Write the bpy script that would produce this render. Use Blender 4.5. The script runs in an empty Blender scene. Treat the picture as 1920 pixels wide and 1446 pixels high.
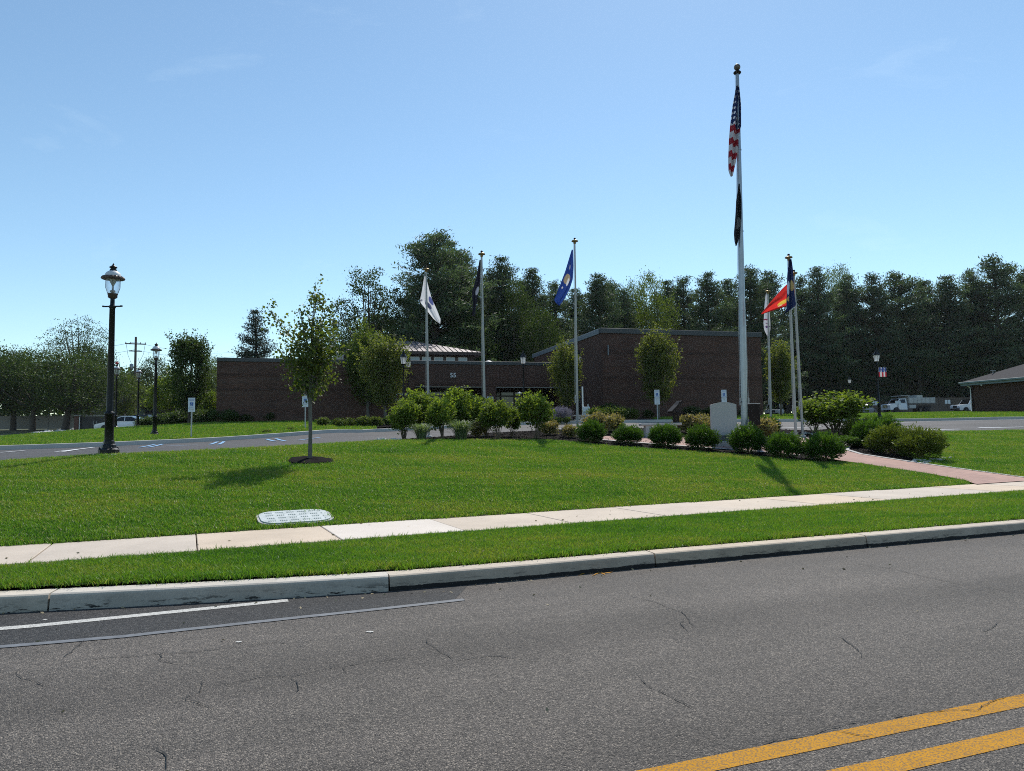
import bpy, math, random
import numpy as np
from mathutils import Vector, Matrix
SC = bpy.context.scene
COL = SC.collection
R = math.radians
# ------------------------------------------------------------------ camera
F_PX = 1333.0                       # focal length in photograph pixels (1920 wide)
PITCH = math.atan(94 / F_PX)
ROLL = 0.0145
CAM = Vector((0, 0, 1.6))
fwd = Vector((0, math.cos(PITCH), math.sin(PITCH)))
rt = Vector((1, 0, 0)); upv = rt.cross(fwd)
rt2 = rt * math.cos(ROLL) - upv * math.sin(ROLL)
up2 = upv * math.cos(ROLL) + rt * math.sin(ROLL)
cam = bpy.data.cameras.new('camera'); camo = bpy.data.objects.new('camera', cam); COL.objects.link(camo)
m = Matrix((rt2, up2, -fwd)).transposed().to_4x4(); m.translation = CAM
camo.matrix_world = m
cam.sensor_width = 36; cam.lens = 36 * F_PX / 1920; cam.clip_end = 3000; cam.clip_start = .05
SC.camera = camo
# ------------------------------------------------------------------ world, sun, exposure
SUN_EL, SUN_AZ = R(50.5), R(15)
W = bpy.data.worlds.new('World'); SC.world = W; W.use_nodes = True
nt = W.node_tree; nt.nodes.clear()
sky = nt.nodes.new('ShaderNodeTexSky'); sky.sky_type = 'NISHITA'; sky.sun_disc = False
sky.sun_elevation = SUN_EL; sky.sun_rotation = SUN_AZ
sky.air_density = 1.0; sky.dust_density = .12; sky.ozone_density = 4.0
bg = nt.nodes.new('ShaderNodeBackground'); bg.inputs[1].default_value = .15
wo = nt.nodes.new('ShaderNodeOutputWorld')
tc = nt.nodes.new('ShaderNodeTexCoord'); mp = nt.nodes.new('ShaderNodeMapping')
mp.inputs['Scale'].default_value = (2.2, 6.0, 9.0); mp.inputs['Rotation'].default_value = (0, R(24), R(10))
nz = nt.nodes.new('ShaderNodeTexNoise'); nz.inputs['Scale'].default_value = 1.7; nz.inputs['Detail'].default_value = 9
nz.inputs['Roughness'].default_value = .62; nz.inputs['Distortion'].default_value = .5
rp = nt.nodes.new('ShaderNodeValToRGB'); rp.color_ramp.elements[0].position = .60; rp.color_ramp.elements[1].position = .85
rp.color_ramp.elements[1].color = (.09, .09, .09, 1)
mx = nt.nodes.new('ShaderNodeMix'); mx.data_type = 'RGBA'
nt.links.new(tc.outputs['Generated'], mp.inputs[0]); nt.links.new(mp.outputs[0], nz.inputs[0])
nt.links.new(nz.outputs[0], rp.inputs[0]); nt.links.new(rp.outputs[0], mx.inputs[0])
nt.links.new(sky.outputs[0], mx.inputs[6]); mx.inputs[7].default_value = (8.5, 9.2, 10, 1)
tn = nt.nodes.new('ShaderNodeMix'); tn.data_type = 'RGBA'; tn.blend_type = 'MULTIPLY'; tn.inputs[0].default_value = 1; tn.inputs[7].default_value = (1.10, 1.13, 1.0, 1)
nt.links.new(mx.outputs[2], tn.inputs[6]); nt.links.new(tn.outputs[2], bg.inputs[0]); nt.links.new(bg.outputs[0], wo.inputs[0])
sl = bpy.data.lights.new('sun', 'SUN'); sl.energy = 5.0; sl.angle = R(.53); sl.color = (1, .955, .88)
so = bpy.data.objects.new('sun', sl); COL.objects.link(so)
sd = Vector((math.sin(SUN_AZ) * math.cos(SUN_EL), math.cos(SUN_AZ) * math.cos(SUN_EL), math.sin(SUN_EL)))
so.rotation_euler = sd.to_track_quat('Z', 'Y').to_euler(); so.location = sd * 60
SC.view_settings.view_transform = 'Standard'; SC.view_settings.look = 'None'
SC.view_settings.exposure = 0.0; SC.view_settings.gamma = 1; SC.view_settings.use_curve_mapping = False
SC.cycles.use_denoising = False; SC.cycles.pixel_filter_type = 'BLACKMAN_HARRIS'; SC.cycles.filter_width = 1.0; SC.cycles.max_bounces = 8; SC.cycles.transparent_max_bounces = 12
SC.cycles.sample_clamp_indirect = 6

# ------------------------------------------------------------------ ground shape
def ray(px, py):
    d = rt2 * ((px - 960) / F_PX) - up2 * ((py - 723) / F_PX) + fwd
    return d / d.y
def at(px, py, Y):
    return CAM + ray(px, py) * Y
CP = [(0, 866, 15.9), (200, 851, 17.2), (0, 844, 26), (430, 827, 31), (540, 837, 19.6), (720, 827, 21.6), (700, 811, 38),
      (908, 818.5, 26.3), (1000, 824, 23.6), (1082, 808, 27.5), (1395, 808, 26), (1500, 812, 25.6), (1000, 801, 37), (1150, 798, 37),
      (1800, 808, 30), (1800, 789, 42), (1650, 787, 46), (1690, 776, 101), (1800, 774, 103), (1453, 783, 98), (405, 795, 48),
      (560, 792, 50), (1432, 782, 51.3), (1180, 785, 49), (60, 805, 92), (230, 814, 74), (330, 801, 60), (1000, 785, 55),
      (0, 833, 34), (0, 822, 55), (0, 800, 160), (1900, 782, 160), (960, 790, 160), (1850, 774, 64), (290, 819, 35), (572, 806, 37)]
CW = [tuple(at(*c)) for c in CP] + [(0, 9, 1.55), (-12, 7, 1.1), (12, 13, 1.5), (24, 19, 1.5), (0, -5, 1.5), (-30, 0, 1.0), (40, 16, 1.5),
      (-120, 60, 2.5), (120, 60, 3.0), (-300, 300, 4), (300, 300, 4), (0, 400, 4)]
CW = np.array(CW); _n = len(CW)
_D = np.linalg.norm(CW[:, None, :2] - CW[None, :, :2], axis=2)
_A = np.zeros((_n + 3, _n + 3)); _A[:_n, :_n] = -_D + .0 * np.eye(_n); _A[:_n, _n] = 1; _A[:_n, _n + 1:] = CW[:, :2]
_A[_n:, :_n] = _A[:_n, _n:].T
_A[:_n, :_n] += np.eye(_n) * -.6
_w = np.linalg.solve(_A, np.concatenate([CW[:, 2], np.zeros(3)]))
CURB_X = np.array([-60, -30, -8, -4.857, -3.463, -2.589, -1.309, .087, 1.701, 4.848, 7.787, 120.]); CURB_Y = np.array([-3.5, 2.4, 6.32, 6.831, 7.063, 7.234, 7.539, 8.044, 8.691, 9.9, 11.03, 53.2])
def Fz(x, y):
    x = np.asarray(x, float); y = np.asarray(y, float); s = x.shape
    x = x.ravel(); y = y.ravel(); out = np.empty_like(x)
    for i in range(0, len(x), 20000):
        a, b = x[i:i + 20000], y[i:i + 20000]
        d = np.hypot(a[:, None] - CW[None, :, 0], b[:, None] - CW[None, :, 1])
        out[i:i + 20000] = -d @ _w[:_n] + _w[_n] + _w[_n + 1] * a + _w[_n + 2] * b
    return out.reshape(s)
def g(x, y):
    x = np.asarray(x, float); y = np.asarray(y, float)
    q = (y - .455 * x) * .910
    L = .25 + .129 * (q - 11.35); Fv = Fz(x, y); k = .12
    h = np.clip(.5 + .5 * (Fv - L) / k, 0, 1)
    base = Fv * (1 - h) + L * h - k * h * (1 - h)
    front = .165 + .085 * np.clip((q - 7.2) / 4, 0, 1)
    return np.where(q < 11.35, front, base)
def gz(x, y): return float(g(np.array([x]), np.array([y]))[0])
def hit(px, py):
    d = ray(px, py); Y = np.linspace(6, 220, 6000)
    z = CAM.z + d.z * Y; gg = g(d.x * Y, Y)
    i = np.argmax(z < gg)
    return (d.x * Y[i], Y[i]) if (z < gg).any() else (d.x * 100, 100.)
def gp(px, Y, py=800):
    p = at(px, py, Y); return Vector((p.x, Y, gz(p.x, Y)))

# ------------------------------------------------------------------ materials
class NT:
    def __init__(s, name):
        s.m = bpy.data.materials.new(name); s.m.use_nodes = True; s.t = s.m.node_tree
        s.b = s.t.nodes['Principled BSDF']; s.o = s.t.nodes['Material Output']
    def n(s, typ, **kw):
        x = s.t.nodes.new(typ)
        for k, v in kw.items():
            if k.startswith('i_'):
                kk = k[2:]; x.inputs[int(kk) if kk.isdigit() else kk.replace('_', ' ')].default_value = v
            else: setattr(x, k, v)
        return x
    def l(s, a, b): s.t.links.new(a, b)
    def ramp(s, src, stops):
        r = s.n('ShaderNodeValToRGB'); e = r.color_ramp.elements
        while len(e) < len(stops): e.new(.5)
        for i, (p, c) in enumerate(stops):
            e[i].position = p; e[i].color = (*c, 1) if len(c) == 3 else c
        s.l(src, r.inputs[0]); return r.outputs[0]
    def mix(s, f, a, b, blend='MIX'):
        x = s.n('ShaderNodeMix', data_type='RGBA', blend_type=blend)
        for sock, v in ((0, f), (6, a), (7, b)):
            if hasattr(v, 'is_linked'): s.l(v, x.inputs[sock])
            elif sock == 0: x.inputs[0].default_value = v
            else: x.inputs[sock].default_value = (*v, 1)
        return x.outputs[2]
    def math(s, op, a, b=None, c=None):
        x = s.n('ShaderNodeMath', operation=op)
        for i, v in enumerate((a, b, c)):
            if v is None: continue
            if hasattr(v, 'is_linked'): s.l(v, x.inputs[i])
            else: x.inputs[i].default_value = v
        return x.outputs[0]
    def noise(s, vec, scale, detail=4, rough=.55, dist=0):
        x = s.n('ShaderNodeTexNoise', i_Scale=scale, i_Detail=detail, i_Roughness=rough, i_Distortion=dist)
        if vec is not None: s.l(vec, x.inputs['Vector'])
        return x.outputs[0]
    def bump(s, h, strength, dist=.02):
        x = s.n('ShaderNodeBump', i_Strength=strength, i_Distance=dist); s.l(h, x.inputs['Height']); s.l(x.outputs[0], s.b.inputs['Normal'])
    def col(s, c): s.l(c, s.b.inputs['Base Color'])
def pm(name, c, rough=.6, var=.12, scale=6, metal=0, bump=0, bscale=40, spec=None, coord='Object', fine=0):
    t = NT(name); v = t.n('ShaderNodeTexCoord').outputs[coord]
    lo = tuple(max(0, x * (1 - var)) for x in c); hi = tuple(min(1, x * (1 + var)) for x in c)
    cc = t.ramp(t.noise(v, scale, 6, .6), [(.3, lo), (.7, hi)])
    if fine: cc = t.mix(fine, cc, t.ramp(t.noise(v, bscale, 2), [(.35, lo), (.65, hi)]), 'MULTIPLY') if False else cc
    t.col(cc); t.b.inputs['Roughness'].default_value = rough; t.b.inputs['Metallic'].default_value = metal
    if spec is not None: t.b.inputs['Specular IOR Level'].default_value = spec
    if bump: t.bump(t.noise(v, bscale, 5, .6), bump)
    return t.m
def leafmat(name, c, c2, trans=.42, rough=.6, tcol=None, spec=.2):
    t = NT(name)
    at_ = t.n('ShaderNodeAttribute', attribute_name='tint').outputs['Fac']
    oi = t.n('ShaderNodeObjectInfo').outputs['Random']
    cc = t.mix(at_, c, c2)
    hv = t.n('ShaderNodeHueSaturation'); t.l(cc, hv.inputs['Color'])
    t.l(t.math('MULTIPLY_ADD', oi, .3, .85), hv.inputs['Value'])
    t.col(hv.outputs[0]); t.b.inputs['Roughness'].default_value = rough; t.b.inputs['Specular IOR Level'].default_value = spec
    tr = t.n('ShaderNodeBsdfTranslucent')
    tm = t.mix(1.0, hv.outputs[0], tcol or (1.25, 1.3, .45), 'MULTIPLY'); t.l(tm, tr.inputs[0])
    ms = t.n('ShaderNodeMixShader', i_0=trans); t.l(t.b.outputs[0], ms.inputs[1]); t.l(tr.outputs[0], ms.inputs[2])
    t.l(ms.outputs[0], t.o.inputs[0]); return t.m
M = {}
def asphalt(name, base, speck, ps, tracks=()):
    t = NT(name); v = t.n('ShaderNodeTexCoord').outputs['Object']
    mpn = t.n('ShaderNodeMapping'); mpn.inputs['Rotation'].default_value = (0, 0, R(-20.5)); t.l(v, mpn.inputs[0])
    st = t.n('ShaderNodeMapping'); st.inputs['Scale'].default_value = (.10, 1.1, 1); t.l(mpn.outputs[0], st.inputs[0])
    f1 = t.math('ADD', t.math('MULTIPLY', t.noise(v, .5, 6, .65), .5), t.math('MULTIPLY', t.noise(st.outputs[0], .9, 4, .6), .5))
    big = t.ramp(f1, [(.34, tuple(x * .76 for x in base)), (.64, tuple(x * y for x, y in zip(base, (1.22, 1.2, 1.2))))])
    big = t.mix(t.ramp(t.noise(v, 1.7, 5, .7), [(.60, (0, 0, 0)), (.78, (.5, .5, .5))]), big, tuple(x * .62 for x in base))
    if tracks:
        sy = t.n('ShaderNodeSeparateXYZ'); t.l(mpn.outputs[0], sy.inputs[0]); yy = t.math('ADD', sy.outputs[1], t.math('MULTIPLY', t.math('SUBTRACT', t.noise(v, .6, 3), .5), .5)); g_ = 1.0
        for c_, w_, a_ in tracks: g_ = t.math('ADD', g_, t.math('MULTIPLY', t.math('POWER', 2.718, t.math('MULTIPLY', t.math('POWER', t.math('ABSOLUTE', t.math('SUBTRACT', yy, c_)), 2.0), -1 / w_ ** 2)), a_))
        cg = t.n('ShaderNodeCombineXYZ'); [t.l(g_, cg.inputs[k]) for k in range(3)]; big = t.mix(1.0, big, cg.outputs[0], 'MULTIPLY')
    vo = t.n('ShaderNodeTexVoronoi', i_Scale=ps); t.l(v, vo.inputs['Vector'])
    sep = t.n('ShaderNodeSeparateColor'); t.l(vo.outputs['Color'], sep.inputs[0])
    s1 = t.ramp(sep.outputs[0], [(.0, (.42, .42, .42)), (.45, (.87, .86, .85)), (.8, (1.25, 1.23, 1.2)), (.97, (speck, speck * .97, speck * .9))])
    c = t.mix(1.0, big, s1, 'MULTIPLY')
    gap = t.ramp(vo.outputs['Distance'], [(.3, (1, 1, 1)), (.7, (.5, .5, .5))])
    t.col(t.mix(.8, c, gap, 'MULTIPLY')); t.b.inputs['Roughness'].default_value = .72
    t.b.inputs['Specular IOR Level'].default_value = .2
    h = t.math('MULTIPLY', t.math('SUBTRACT', 1.0, vo.outputs['Distance']), t.math('MULTIPLY_ADD', sep.outputs[1], .6, .4))
    t.bump(h, .8, .014); return t.m
M['asphalt'] = asphalt('asphalt_road', (.150, .135, .121), 2.2, 130, ((4.35, .38, .10), (6.05, .38, .10), (5.2, .35, -.14), (3.2, .3, -.16), (7.2, .3, -.12)))
M['asphalt_new'] = asphalt('asphalt_patch', (.05, .05, .051), 2.6, 100)
M['asphalt_lot'] = asphalt('asphalt_lot', (.098, .096, .099), 1.8, 60)
M['sealer'] = pm('sealer', (.115, .122, .134), .7, .3, 9)
M['crack'] = pm('crack', (.015, .015, .015), .9)
def concrete(name, c, var=.12, objvar=.12, stain_shade=0):
    t = NT(name); v = t.n('ShaderNodeTexCoord').outputs['Object']
    w = t.n('ShaderNodeNewGeometry').outputs['Position']
    a = t.ramp(t.noise(w, 1.3, 7, .65), [(.3, tuple(x * (1 - var) for x in c)), (.72, tuple(x * (1 + var) for x in c))])
    b = t.ramp(t.noise(w, 55, 3, .6), [(.3, (.84, .84, .84)), (.6, (1, 1, 1))])
    cc = t.mix(1.0, a, b, 'MULTIPLY')
    oi = t.n('ShaderNodeObjectInfo').outputs['Random']
    hs = t.n('ShaderNodeHueSaturation'); t.l(cc, hs.inputs['Color']); t.l(t.math('MULTIPLY_ADD', oi, objvar * 2, 1 - objvar), hs.inputs['Value'])
    t.l(t.math('MULTIPLY_ADD', oi, .4, .85), hs.inputs['Saturation']); cc = hs.outputs[0]
    if stain_shade:
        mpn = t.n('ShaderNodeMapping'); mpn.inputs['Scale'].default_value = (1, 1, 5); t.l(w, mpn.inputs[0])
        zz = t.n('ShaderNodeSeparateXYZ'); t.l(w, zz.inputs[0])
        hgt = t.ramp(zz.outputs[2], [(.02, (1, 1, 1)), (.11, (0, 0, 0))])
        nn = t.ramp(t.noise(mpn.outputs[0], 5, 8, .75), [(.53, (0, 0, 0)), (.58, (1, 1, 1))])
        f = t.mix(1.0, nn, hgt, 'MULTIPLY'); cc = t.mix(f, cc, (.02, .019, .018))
        if stain_shade == 2: cc = t.mix(t.math('LESS_THAN', t.math('ADD', zz.outputs[2], t.math('MULTIPLY', t.noise(mpn.outputs[0], 4, 6, .7), .05)), .066), cc, (.012, .011, .011))  # ragged black band along the foot of the face
        gn = t.ramp(t.noise(w, 2.2, 5, .65), [(.25, (.45, .45, .45)), (.6, (1, 1, 1))]); gh = t.ramp(zz.outputs[2], [(.125, (1, 1, 1)), (.15, (0, 0, 0))]); cc = t.mix(t.mix(1.0, gn, gh, 'MULTIPLY'), cc, t.mix(1.0, cc, (.68, .68, .68), 'MULTIPLY'))  # face below the top edge darkened, its shade put into the colour
    t.col(cc); t.b.inputs['Roughness'].default_value = .85; t.bump(t.noise(w, 120, 4, .6), .25, .004); return t.m
M['slab'] = concrete('sidewalk_concrete', (.53, .44, .35), .12, .06, 0)
M['slab_new'] = concrete('sidewalk_concrete_bright', (.62, .55, .48), .07, .02)
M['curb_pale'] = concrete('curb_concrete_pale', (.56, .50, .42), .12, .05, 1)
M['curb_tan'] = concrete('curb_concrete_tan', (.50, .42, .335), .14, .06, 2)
M['concrete'] = concrete('concrete', (.46, .45, .43), .1, .1)
M['granite'] = pm('granite', (.43, .41, .395), .6, .12, 45, bump=.15, bscale=90)
def brickmat(name, c1, c2, mo, w=.215, h=.075, soldier=False, axis='xz'):
    t = NT(name); v = t.n('ShaderNodeTexCoord').outputs['Object']
    sp = t.n('ShaderNodeSeparateXYZ'); t.l(v, sp.inputs[0]); cb = t.n('ShaderNodeCombineXYZ')
    ax = {'x': 0, 'y': 1, 'z': 2}
    t.l(sp.outputs[ax[axis[0]]], cb.inputs[0]); t.l(sp.outputs[ax[axis[1]]], cb.inputs[1])
    br = t.n('ShaderNodeTexBrick', i_Scale=1.0, i_Mortar_Size=.006 if not soldier else .008, i_Brick_Width=w, i_Row_Height=h, i_Bias=-.1)
    br.inputs['Color1'].default_value = (*c1, 1); br.inputs['Color2'].default_value = (*c2, 1); br.inputs['Mortar'].default_value = (*mo, 1)
    t.l(cb.outputs[0], br.inputs['Vector'])
    big = t.ramp(t.noise(v, .5, 6, .6), [(.3, (.8, .8, .8)), (.7, (1.15, 1.12, 1.1))])
    t.col(t.mix(1.0, br.outputs[0], big, 'MULTIPLY')); t.b.inputs['Roughness'].default_value = .85
    t.b.inputs['Specular IOR Level'].default_value = .15; t.bump(t.math('SUBTRACT', 1.0, br.outputs['Fac']), .5, .01); return t.m
M['brick'] = brickmat('brown_brick', (.118, .058, .043), (.058, .033, .028), (.135, .108, .095))
M['brick_soldier'] = brickmat('brick_soldier_course', (.12, .06, .045), (.06, .038, .034), (.04, .035, .032), .075, .215, True)
M['brick_plain'] = pm('pier_brick', (.14, .065, .05), .85, .25, 9, bump=.3)
M['paver'] = brickmat('paver_brick', (.44, .285, .235), (.37, .235, .20), (.34, .25, .215), .2, .1, axis='xy')
M['border_brick'] = pm('border_brick', (.36, .18, .15), .85, .2, 9, bump=.2)
M['coping'] = pm('dark_metal_coping', (.045, .05, .055), .45, .15, 2, metal=.2)
M['coping_skylit'] = pm('skylit_metal_coping', (.19, .215, .24), .45, .1, 2, metal=.2)  # coping metal made paler, sky light on the side put into its colour
M['roofmetal'] = pm('roof_metal', (.19, .165, .17), .55, .06, 1.5, metal=.3)
M['trimbrown'] = pm('brown_trim', (.055, .032, .026), .6)
M['glass_dark'] = pm('dark_glass', (.008, .009, .011), .06, .1, spec=.6)
M['pane_sky'] = pm('clerestory_pane', (.30, .36, .40), .08, .1, spec=.8)
M['frame'] = pm('bronze_frame', (.03, .024, .02), .45)
M['white'] = pm('white_paint', (.78, .78, .76), .5, .06)
M['whiteletter'] = pm('pale_letters', (.86, .87, .9), .5, .03)
M['lineblue'] = pm('blue_line_paint', (.30, .48, .66), .6, .1, 12)
M['roadyellow'] = None
def paintmat(name, c, dk, wear=.42):
    t = NT(name); v = t.n('ShaderNodeTexCoord').outputs['Object']
    a = t.ramp(t.noise(v, 6, 5, .6), [(.3, tuple(x * .82 for x in c)), (.7, c)])
    w = t.ramp(t.noise(v, 95, 4, .75), [(wear - .05, (0, 0, 0)), (wear + .06, (1, 1, 1))])
    t.col(t.mix(w, dk, a)); t.b.inputs['Roughness'].default_value = .8; t.b.inputs['Specular IOR Level'].default_value = .1; t.bump(t.noise(v, 110, 3), .4, .006); return t.m
M['roadyellow'] = paintmat('yellow_road_paint', (.52, .245, .014), (.19, .12, .06), .47)
M['roadwhite'] = paintmat('white_road_paint', (.60, .59, .55), (.22, .21, .20), .46)
M['lotwhite'] = paintmat('white_lot_paint', (.74, .75, .76), (.4, .4, .4), .3)
M['lotblue'] = paintmat('blue_lot_paint', (.25, .42, .62), (.3, .38, .45), .3)
M['soil'] = pm('soil', (.05, .06, .02), .95, .3, 3)
M['turf'] = pm('turf', (.03, .055, .010), .95, .35, 2.2, bump=.5, bscale=60)
M['mulch'] = pm('mulch', (.012, .010, .009), .95, .5, 30, bump=1.0, bscale=45, spec=.05)
M['chip'] = pm('mulch_chip', (.026, .019, .016), .9, .5, 8, spec=.1)
M['stone'] = pm('pale_stone', (.42, .42, .40), .8, .3, 12, bump=.3)
M['stone_dark'] = pm('dark_stone', (.09, .09, .095), .75, .3, 8, bump=.3)
M['black'] = pm('black_metal', (.006, .006, .007), .4, .2, 4, spec=.3)
M['blackdull'] = pm('black_rubber', (.02, .02, .02), .8)
M['bronze'] = pm('bronze', (.016, .011, .009), .6, .2, 5, spec=.2)
M['alu'] = pm('brushed_aluminium', (.34, .355, .375), .36, .1, 3, metal=.9)
M['alu_dull'] = pm('dull_aluminium', (.40, .385, .365), .5, .08, 3, metal=.25)
M['ball'] = pm('weathered_ball', (.13, .10, .08), .5, .15, 6, metal=.3)
M['gold'] = pm('gold_anodised', (.30, .22, .10), .4, .1, 5, metal=.7)
M['galv'] = pm('galvanised_steel', (.38, .40, .41), .5, .1, 10, metal=.6)
M['cord'] = pm('halyard_cord', (.55, .55, .53), .8)
def glassmat(name, c, alpha, rough=.05):
    t = NT(name); t.b.inputs['Base Color'].default_value = (*c, 1); t.b.inputs['Roughness'].default_value = rough
    tr = t.n('ShaderNodeBsdfTransparent'); tr.inputs[0].default_value = (.95, .97, 1, 1)
    fr = t.n('ShaderNodeLayerWeight', i_Blend=.35)
    f = t.math('MULTIPLY_ADD', fr.outputs['Facing'], .55, alpha)
    ms = t.n('ShaderNodeMixShader'); t.l(f, ms.inputs[0]); t.l(tr.outputs[0], ms.inputs[1]); t.l(t.b.outputs[0], ms.inputs[2]); t.l(ms.outputs[0], t.o.inputs[0]); return t.m
M['jar'] = glassmat('clear_lamp_glass', (.62, .64, .64), .12)
t = NT('frosted_glass'); t.b.inputs['Base Color'].default_value = (.92, .93, .95, 1); t.b.inputs['Roughness'].default_value = .35
_tr = t.n('ShaderNodeBsdfTranslucent'); _tr.inputs[0].default_value = (1, 1, 1, 1)
_ms = t.n('ShaderNodeMixShader', i_0=.65); t.l(t.b.outputs[0], _ms.inputs[1]); t.l(_tr.outputs[0], _ms.inputs[2])
_tp = t.n('ShaderNodeBsdfTransparent'); _m2 = t.n('ShaderNodeMixShader', i_0=.2); t.l(_ms.outputs[0], _m2.inputs[1]); t.l(_tp.outputs[0], _m2.inputs[2]); t.l(_m2.outputs[0], t.o.inputs[0]); M['frost'] = t.m
M['hoodwhite'] = pm('hood_dome', (.62, .64, .66), .35, .06, 5)
M['hoodrust'] = pm('hood_brim', (.07, .045, .038), .5, .2, 8)
M['bark'] = pm('bark', (.075, .06, .048), .9, .3, 12, bump=.6, bscale=30)
M['bark_grey'] = pm('bark_grey', (.13, .12, .105), .9, .25, 15, bump=.5, bscale=40)
M['stem'] = pm('shrub_stem', (.17, .13, .09), .85, .25, 20)
M['l_pine'] = leafmat('pine_needles', (.044, .070, .040), (.135, .175, .098), .32, .6, (1.1, 1.25, .6))
M['l_spruce'] = leafmat('spruce_needles', (.016, .03, .020), (.035, .055, .035), .15, .6)
M['l_dark'] = leafmat('dark_leaves', (.028, .052, .015), (.072, .108, .032), .36, .6)
M['l_mid'] = leafmat('mid_leaves', (.065, .10, .024), (.13, .17, .042), .45, .6)
M['l_bright'] = leafmat('bright_leaves', (.10, .15, .025), (.17, .21, .04), .48, .45)
M['l_column'] = leafmat('hornbeam_leaves', (.055, .082, .024), (.185, .205, .062), .48, .6)
M['l_maple'] = leafmat('maple_leaves', (.055, .09, .022), (.16, .185, .05), .48, .5, spec=.35)
M['l_hyd'] = leafmat('viburnum_leaves', (.05, .10, .017), (.20, .255, .05), .46, .65, spec=.15)
M['l_yew'] = leafmat('yew_needles', (.025, .068, .011), (.085, .16, .022), .3, .55)
M['l_yew2'] = leafmat('yew_needles_yellowish', (.06, .095, .015), (.13, .16, .03), .3, .5)
M['l_spirea'] = leafmat('spirea_leaves', (.12, .14, .035), (.33, .25, .14), .35, .6)
M['l_grey'] = leafmat('catmint_flowers', (.14, .15, .15), (.30, .27, .36), .3, .6, (1, 1, 1))
M['l_orn'] = leafmat('ornamental_grass', (.10, .15, .07), (.20, .26, .14), .35, .5)
def grassmat():
    t = NT('grass_blades'); at_ = t.n('ShaderNodeAttribute', attribute_name='tint').outputs['Fac']
    w = t.n('ShaderNodeNewGeometry').outputs['Position']; oi = t.n('ShaderNodeObjectInfo').outputs['Random']
    mpn = t.n('ShaderNodeMapping'); mpn.inputs['Rotation'].default_value = (0, 0, R(-22)); mpn.inputs['Scale'].default_value = (.45, 1, 1); t.l(w, mpn.inputs[0])
    big = t.noise(mpn.outputs[0], .9, 6, .65)
    wv = t.n('ShaderNodeTexWave', i_Scale=.55, i_Distortion=1.2, i_Detail=2.0); wv.bands_direction = 'Y'; t.l(mpn.outputs[0], wv.inputs[0]); big = t.math('ADD', big, t.math('MULTIPLY', t.math('SUBTRACT', wv.outputs['Fac'], .5), .05))
    f = t.math('ADD', t.math('MULTIPLY', big, 1.5), t.math('MULTIPLY', t.math('SUBTRACT', t.math('MULTIPLY', oi, at_), .25), .5))
    c = t.ramp(f, [(.34, (.056, .150, .017)), (.62, (.112, .238, .025)), (.90, (.185, .280, .036)), (1.0, (.27, .29, .065))])
    c = t.mix(t.math('GREATER_THAN', at_, .975), c, (.42, .36, .22))
    t.col(c); t.b.inputs['Roughness'].default_value = .5; t.b.inputs['Specular IOR Level'].default_value = .28
    tr = t.n('ShaderNodeBsdfTranslucent'); t.l(t.mix(1.0, c, (1.25, 1.3, .55), 'MULTIPLY'), tr.inputs[0])
    ms = t.n('ShaderNodeMixShader', i_0=.42); t.l(t.b.outputs[0], ms.inputs[1]); t.l(tr.outputs[0], ms.inputs[2]); t.l(ms.outputs[0], t.o.inputs[0]); return t.m
M['grass'] = grassmat()
M['vinyl'] = pm('vinyl_fence', (.27, .25, .235), .6, .08)
M['wood'] = pm('weathered_wood', (.13, .10, .08), .85, .2, 6)
M['siding'] = pm('green_siding', (.22, .26, .17), .6, .08)
M['siding_cream'] = pm('cream_siding', (.60, .54, .38), .6, .08)
M['shingle'] = pm('grey_shingles', (.055, .052, .055), .9, .2, 8, bump=.3, bscale=25, spec=.1)
M['gutter'] = pm('pale_green_gutter', (.22, .28, .275), .45)
M['gate'] = pm('dark_gate', (.022, .02, .024), .5)
M['carwhite'] = pm('white_car_paint', (.74, .76, .79), .22, .03, spec=.6)
M['carblack'] = pm('black_car_paint', (.012, .012, .014), .2, .05, spec=.6)
M['carsilver'] = pm('silver_car_paint', (.36, .39, .43), .25, .05, metal=.4)
M['tyre'] = M['blackdull']; M['chrome'] = pm('chrome', (.6, .6, .6), .2, .05, metal=1)
M['lampred'] = pm('red_lens', (.4, .02, .02), .3); M['headlamp'] = pm('headlamp_lens', (.7, .72, .72), .12, .05)
M['signwhite'] = pm('sign_white', (.66, .72, .76), .45, .05); M['signblue'] = pm('sign_blue', (.02, .11, .38), .45, .05); M['signgreen'] = pm('sign_green', (.05, .16, .16), .5, .05)
M['lid'] = None
t = NT('handhole_lid'); v = t.n('ShaderNodeTexCoord').outputs['Object']
t.col(t.ramp(t.noise(v, 7, 7, .7), [(.3, (.28, .32, .315)), (.55, (.44, .48, .475)), (.8, (.60, .63, .62))])); t.b.inputs['Roughness'].default_value = .6; M['lid'] = t.m
M['lidslot'] = pm('lid_slots', (.20, .26, .25), .7)

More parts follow.
